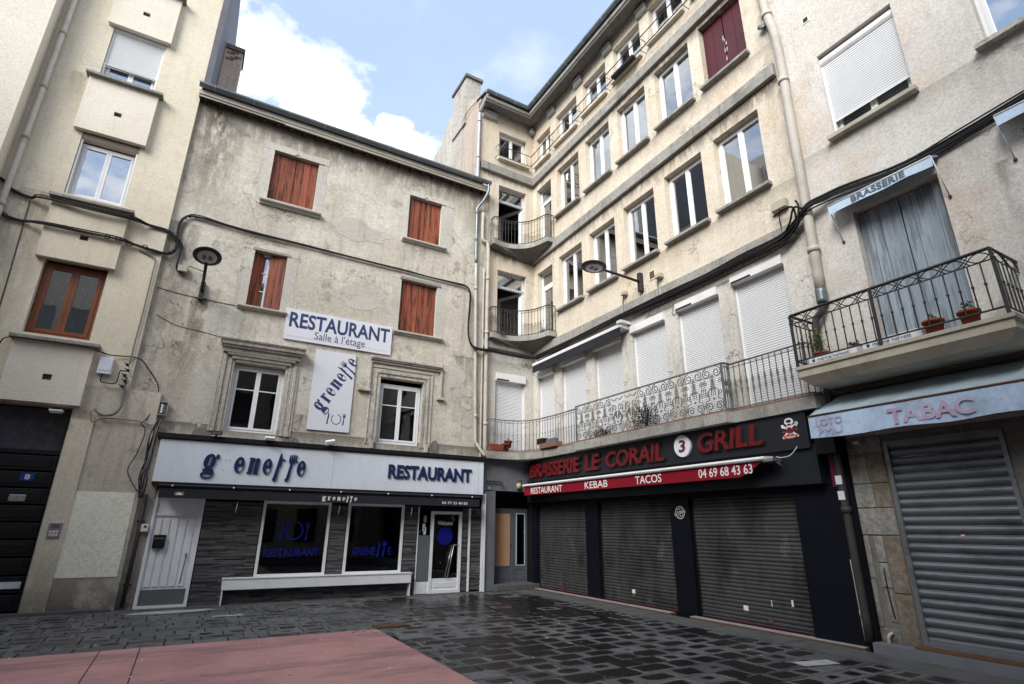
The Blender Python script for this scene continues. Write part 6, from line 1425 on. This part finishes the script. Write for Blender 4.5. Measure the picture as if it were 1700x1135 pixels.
# =================================================================== LAMPS, CABLES, BOXES
def street_lamp(wall_p, head_p, lab, up):
    t = thing('street_lamp', T(*wall_p), lab, 'street lamp', ); wp, hp = Vector(wall_p), Vector(head_p)
    return t, wp, hp
L1 = thing('street_lamp', T(-.55, 14.06, 6.9), 'disc shaped black street lamp on the grey wall near the left edge', 'street lamp')
MB().box(-.61, -.50, 13.99, 14.09, 6.66, 7.12).build('bracket', 'black_metal', L1, bevel=.01); MB().tube([(-.555, 14.0, 6.88), (-.552, 13.5, 7.10), (-.55, 13.15, 7.28)], .035, 8).build('arm', 'black_metal', L1)
HM = T(-.55, 13.0, 7.36) @ Matrix.Rotation(R(-20), 4, 'X')
lathe(MB(), [(0, .07), (.10, .065), (.24, .035), (.295, .0), (.295, -.018), (.26, -.03), (0, -.03)], 28).build('head', 'black_metal', L1, HM); lathe(MB(), [(.0, -.031), (.20, -.031), (.20, -.045), (.15, -.052), (0, -.055)], 20).build('lens', 'lens', L1, HM)
for a in (-.09, .03): MB().box(a, a + .07, -.06, .06, -.062, -.05).build('led_unit', 'grey_panel', L1, HM)
L2 = thing('street_lamp', T(8.80, 9.07, 7.35), 'disc shaped black street lamp on the ochre wall of the long wing', 'street lamp')
MB().box(8.74, 8.86, 9.02, 9.13, 7.12, 7.62).build('bracket', 'black_metal', L2, bevel=.01); MB().tube([(8.78, 9.07, 7.38), (8.2, 9.12, 7.44), (7.55, 9.18, 7.50)], .034, 8).build('arm', 'black_metal', L2)
HM = T(7.45, 9.02, 7.40) @ T(-.12, .02, .02) @ Matrix.Rotation(R(6), 4, 'Y')
lathe(MB(), [(0, .07), (.10, .065), (.24, .035), (.295, .0), (.295, -.018), (.26, -.03), (0, -.03)], 28).build('head', 'black_metal', L2, HM); lathe(MB(), [(.0, -.031), (.20, -.031), (.20, -.045), (.15, -.052), (0, -.055)], 20).build('lens', 'lens', L2, HM)
for a in (-.09, .03): MB().box(a, a + .07, -.06, .06, -.062, -.05).build('led_unit', 'grey_panel', L2, HM)

YA = 13.95
cable([(-5.2, 13.9, 8.7), (-4.6, 13.95, 8.53), (-4.37, 13.95, 8.34), (-4.04, 13.95, 8.24), (-3.85, 13.83, 8.26), (-3.01, 13.78, 8.22), (-2.2, 13.8, 8.24), (-1.9, 13.95, 8.24), (-1.5, 14.0, 8.2), (-1.27, 14.04, 8.05), (-1.15, 14.05, 7.9), (-1.17, 14.05, 7.4), (-1.08, 14.03, 7.27), (-.98, 14.02, 7.33)], .022, 'upper black cable bundle crossing the cream house to the grey wall', extra=(((0, 0, .04), .014), ((0, -.02, -.03), .012)))
cable([(-5.2, 13.95, 8.1), (-4.42, 13.95, 7.75), (-4.3, 13.95, 7.68), (-4.06, 13.95, 7.67), (-3.7, 13.82, 7.67), (-3.0, 13.82, 7.67), (-2.35, 13.82, 7.67), (-2.1, 13.93, 7.67), (-1.68, 13.96, 7.62), (-1.4, 14.02, 7.66), (-1.27, 14.04, 7.82), (-1.29, 14.05, 8.1), (-1.31, 14.05, 8.5), (-1.19, 14.05, 8.74), (-.93, 14.05, 8.80), (-.26, 14.05, 8.77), (.49, 14.05, 8.73), (1.54, 14.05, 8.72), (2.49, 14.05, 8.71), (3.57, 14.05, 8.70), (4.46, 14.05, 8.69), (5.11, 14.05, 8.67), (6.01, 14.05, 8.67), (6.33, 14.03, 8.65), (6.46, 14.0, 8.45), (6.46, 14.0, 8.0), (6.44, 14.0, 7.5), (6.46, 14.0, 7.03), (6.56, 13.95, 6.72), (6.78, 13.9, 6.64), (7.21, 13.85, 6.64), (7.77, 13.85, 6.62), (8.4, 13.9, 6.62), (8.68, 13.7, 6.63)],
      .024, 'long black cable bundle crossing the grey wall to the inner corner', extra=(((0, 0, .03), .014), ((.02, -.02, -.025), .012)), clips=.03)
for k, (x, r_) in enumerate(((-2.55, .05), (-2.35, .05), (-2.15, .06), (-1.85, .05))):
    s_ = [(x + r_ * math.cos(t), 13.80 if x < -2.3 else 13.92, 7.66 + r_ * math.sin(t)) for t in [i * .7 for i in range(10)]]
    tag(MB().tube(s_, .012, 5).build('cable_loop', 'cable'), '%s ring of cable on the lower bundle before the cream house' % ('first', 'second', 'third', 'fourth')[k], 'cable')
cbl = [(8.70, 13.7, 6.62), (8.72, 12.54, 6.60), (8.72, 11.3, 6.66), (8.72, 9.77, 6.68), (8.72, 8.0, 6.66), (8.72, 7.08, 6.67), (8.72, 6.17, 6.70), (8.71, 5.3, 6.72), (8.70, 4.93, 6.88), (8.66, 4.68, 7.04), (8.72, 4.36, 7.08), (8.78, 4.07, 7.10), (8.80, 3.16, 6.98), (8.80, 2.36, 7.03), (8.80, 1.66, 7.12), (8.80, .5, 7.25)]
cable(cbl, .028, 'thick black cable bundle under the grey belt of the long wing', extra=(((0, 0, .045), .02), ((-.03, 0, -.04), .018), ((0, 0, -.08), .014), ((0, 0, .08), .012)), clips=.034)
cable([(8.74, 9.0, 6.52), (8.74, 7.5, 6.50), (8.74, 6.2, 6.52), (8.72, 5.4, 6.55), (8.68, 5.0, 6.72), (8.66, 4.8, 6.9)], .018, 'lower black cable below the belt of the long wing', clips=.024)
for k, pp in enumerate(([(8.72, 5.35, 7.22), (8.68, 5.1, 7.24), (8.64, 4.92, 7.16), (8.66, 4.9, 6.95)], [(8.7, 5.2, 6.75), (8.62, 5.0, 6.9), (8.6, 4.88, 7.12), (8.66, 4.76, 7.05)], [(8.7, 4.88, 7.3), (8.62, 4.80, 7.1), (8.64, 4.9, 6.8), (8.7, 5.1, 6.68)])):
    cable(pp, .02, '%s black cable loop beside the tall beige downpipe' % ('upper', 'middle', 'lower')[k])
for k, (y_, z_, s_, lab) in enumerate(((5.24, 7.33, .15, 'large tan junction box beside the beige downpipe'), (8.43, 7.22, .09, 'tan junction box on the belt right of the street lamp'), (9.66, 7.24, .08, 'small tan junction box left of the street lamp arm'))):
    t = thing('junction_box', T(8.84, y_, z_), lab, 'box'); MM = WM[t.name]; MB().box(-.11, 0, -s_, s_, 0, s_ * 1.2).build('body', 'tan_box', t, MM, bevel=.008); MB().box(-.118, -.105, -s_ * .9, s_ * .9, .01, s_ * 1.15).build('lid', 'tan_box', t, MM, bevel=.004)
    cable([(8.76, y_, z_), (8.74, y_ + .02, z_ - .2), (8.74, y_, 6.72)], .012, 'short lead under the %s' % lab)
t = thing('vent_plate', T(8.845, 8.70, 7.42), 'square brown vent plate in the wall right of the street lamp', 'vent'); MB().box(-.012, 0, -.11, .11, -.11, .14).build('frame', 'stucco_white', t, WM[t.name]); MB().box(-.016, -.010, -.08, .08, -.08, .11).build('grille', 'rust', t, WM[t.name])
t = thing('junction_box', FB @ T(-1.03, -.02, 7.26), 'pale junction box on the grey wall left of the street lamp', 'box'); MB().box(-.10, .10, -.12, 0, 0, .16).build('body', 'tan_box', t, WM[t.name], bevel=.008); MB().box(-.09, .09, -.128, -.115, .01, .15).build('lid', 'tan_box', t, WM[t.name], bevel=.005)
cable([(-.93, 14.0, 7.44), (-.75, 14.02, 7.42), (-.58, 14.04, 7.38)], .010, 'thin lead from the pale junction box to the left street lamp')
cable([(-1.95, 13.96, 7.58), (-1.70, 13.96, 7.50), (-1.60, 13.96, 7.40), (-1.59, 13.96, 7.0), (-1.59, 13.96, 6.0), (-1.60, 13.96, 5.4), (-1.60, 13.96, 4.9)], .016, 'pale grey conduit running down the edge of the cream house', mat='cable_grey')
cable([(-1.60, 13.94, 4.6), (-1.58, 13.94, 4.2), (-1.57, 13.92, 3.95), (-1.66, 13.9, 3.78), (-1.85, 13.9, 3.74), (-2.0, 13.92, 3.85)], .030, 'thick grey curved hose beside the black door', mat='cable_grey')
for k in range(5):
    t = thing('cable_connector', T(-1.63 + .03 * (k % 2), 13.92, 4.86 - .12 * k), '%s black connector clamp in the cluster right of the grey meter box' % ('topmost', 'second', 'middle', 'fourth', 'lowest')[k], 'connector')
    MB().ball((0, 0, 0), .035, 7, 5).build('clamp', 'cable', t, WM[t.name]); MB().tube([(-.06, -.02, .04), (.05, .0, -.05)], .010, 5).build('lead', 'cable', t, WM[t.name])
cable([(-3.75, 13.85, 4.95), (-3.6, 13.72, 5.08), (-2.96, 13.72, 5.09), (-2.35, 13.72, 5.07), (-1.97, 13.93, 5.03), (-1.48, 13.97, 5.05), (-1.24, 14.0, 4.84), (-1.0, 14.03, 4.5), (-.97, 14.03, 4.14), (-1.05, 14.0, 3.8), (-1.12, 13.95, 3.68)], .012, 'thin black cable drooping from the brown window sill towards the corner')
cable([(-2.05, 13.92, 3.82), (-1.98, 13.9, 3.58), (-1.8, 13.93, 3.68), (-1.2, 13.95, 3.68), (-.98, 13.95, 3.62), (-.84, 13.97, 3.64)], .014, 'pale cable along the wall above the bundle', mat='cable_grey')
wr = random.Random(21)
for k in range(9):
    m = 'cable' if k % 3 else 'cable_grey'; x0 = -.84 + wr.uniform(-.05, .03)
    cable([(x0, 13.96, 3.75), (-.88 + wr.uniform(-.07, .07), 13.86, 3.3 + wr.uniform(-.1, .1)), (-.86 + wr.uniform(-.10, .08), 13.82, 2.85), (-.88 + wr.uniform(-.08, .08), 13.82, 2.5), (-.86 + wr.uniform(-.04, .04), 13.9, 2.12)], .011, ['left-hand black', 'pale grey outermost', 'kinked black', 'straight black', 'thin middle', 'bulging black', 'pale grey inner', 'right-hand black', 'slack black'][k] + ' lead in the tangle left of the pale fascia' if k else 'pale grey lead in front of the tangle left of the pale fascia', mat=m)
cable([(-1.15, 13.95, 3.66), (-1.04, 13.94, 3.46), (-1.10, 13.94, 3.0), (-1.19, 13.94, 2.66), (-1.0, 13.92, 2.32), (-.88, 13.9, 2.22)], .010, 'single black lead bulging left over the sooty wall')
MB().tube([(-.78, -.07, 2.2), (-.77, -.07, 1.2), (-.78, -.07, .05)], .038, 8).build('conduit', 'pipe_dark', B, FB)
for z_ in (1.65, .45): MB().box(-.84, -.70, -.11, .0, z_, z_ + .03).build('conduit_clamp', 'black_metal', B, FB)
t = thing('fuse_box', FB @ T(-.82, -.04, 3.86), 'small open metal fuse box above the left end of the fascia', 'box'); frame_rect(-.09, .09, 0, .30, .015, -.08, 0).box(-.075, .075, -.01, 0, .01, .29).build('case', 'tan_box', t, WM[t.name]); MB().box(-.04, .0, -.06, -.02, .05, .24).build('fuse', 'fascia', t, WM[t.name]); MB().box(.01, .05, -.06, -.02, .06, .22).build('fuse', 'grey_panel', t, WM[t.name])
t = thing('doorbell', FB @ T(-.68, -.04, 1.46), 'small white bell box left of the white door', 'bell'); MB().box(-.065, .065, -.07, 0, 0, .15).build('body', 'white_box', t, WM[t.name], bevel=.008); MB().box(-.02, .03, -.075, -.068, .08, .12).build('button', 'black', t, WM[t.name])
t = thing('wall_box', FB @ T(-.68, -.04, 2.95), 'small pale box hidden in the cables beside the fascia', 'box'); MB().box(-.05, .07, -.14, 0, 0, .18).build('body', 'tan_box', t, WM[t.name], bevel=.008)
cable([(-1.45, 14.09, 6.80), (-.75, 14.09, 6.73), (.25, 14.09, 6.70)], .006, 'thin wire across the grey wall below the left street lamp')
cable([(-1.33, 14.09, 6.14), (-.92, 14.09, 5.97), (-.39, 14.09, 5.91), (.07, 14.09, 5.84)], .005, 'thinner slack wire above the left moulded window')
for k in range(14):
    x, z = wr.uniform(-1.4, -.2), wr.uniform(3.9, 8.2); t = tag(MB().tube([(x, 14.1, z), (x, 14.06, z), (x + .02, 14.05, z + .02)], .009, 5).build('wall_hook', 'rust'), 'rusty wall hook left in the roughcast at the left edge of the grey house', 'hook', 'rusty hooks in the grey wall')

# =================================================================== HOUSES ACROSS THE SQUARE (unseen behind the camera, mirrored in the glass; heights set to shade the facades)
def far_house(x0, x1, y0, y1, h, lab, face, nwin, floors):
    t = thing('terraced_house', T((x0 + x1) / 2, (y0 + y1) / 2, 0), lab, 'building'); MB().box(x0, x1, y0, y1, 0, h).build('wall', 'far_wall', t); MB().plan([(x0 - .3, y0 - .3), (x1 + .3, y0 - .3), (x1 + .3, y1 + .3), (x0 - .3, y1 + .3)], h, h + .25).build('cornice', 'concrete', t)
    mb = MB(); cx, cy = (x0 + x1) / 2, (y0 + y1) / 2
    mb.v = [(x0, y0, h + .25), (x1, y0, h + .25), (x1, y1, h + .25), (x0, y1, h + .25), (cx - (x1 - x0) * .2, cy, h + 3), (cx + (x1 - x0) * .2, cy, h + 3)]; mb.f = [(0, 1, 5, 4), (1, 2, 5), (2, 3, 4, 5), (3, 0, 4)]; mb.build('roof', 'roof_slate', t)
    for f_ in range(floors):
        for k in range(nwin):
            z = .8 + f_ * 3.1
            if face == 'n': a = x0 + (k + .5) * (x1 - x0) / nwin; w_ = MB().box(a - .55, a + .55, y1, y1 + .05, z, z + 1.7)
            else: a = y0 + (k + .5) * (y1 - y0) / nwin; w_ = MB().box(x1, x1 + .05, a - .55, a + .55, z, z + 1.7)
            w_.build('window', 'far_glass', t)
far_house(-12, -2, -16, -4.5, 14.5, 'unseen beige terraced house across the square, behind the viewer on the left', 'n', 6, 4)
far_house(-1.5, 9, -17, -5, 15, 'unseen beige terraced house across the square, directly behind the viewer', 'n', 5, 4)
far_house(-20, -12, -4, 6, 15.0, 'unseen beige terraced house closing the square on the west side', 'e', 6, 3)
far_house(-20, -10, 6.2, 13.4, 10.5, 'unseen lower beige house on the west side next to the cream apartment house', 'e', 3, 4)
for o in list(COL.objects):
    if o.type == 'MESH': pass

# specks of litter and droppings on the paving
lm = MB(); lq = random.Random(3)
for k in range(150):
    x, y_ = lq.uniform(-3, 8.3), lq.uniform(5, 13.6); s_ = lq.uniform(.008, .022)
    lm.quad(*[(x + s_ * lq.uniform(.6, 1.2) * math.cos(t), y_ + s_ * lq.uniform(.6, 1.2) * math.sin(t), .0095) for t in (0, 1.2, 2.5, 3.8, 5)])
tag(lm.build('litter_specks', 'white_paint'), 'small white specks of litter scattered over the wet pavers and pink paving', 'litter', None, 'stuff')
wm_ = MB()
for k in range(60):
    x, y_ = lq.uniform(2.6, 4.4), lq.uniform(9.4, 10.4); s_ = lq.uniform(.01, .03); wm_.quad((x - s_, y_, .010), (x, y_ - s_ * .5, .014), (x + s_, y_, .011), (x, y_ + s_ * .4, .022))
tag(wm_.build('moss', 'leaf'), 'sparse moss in the joints beside the corner of the pink paving', 'moss', None, 'stuff')
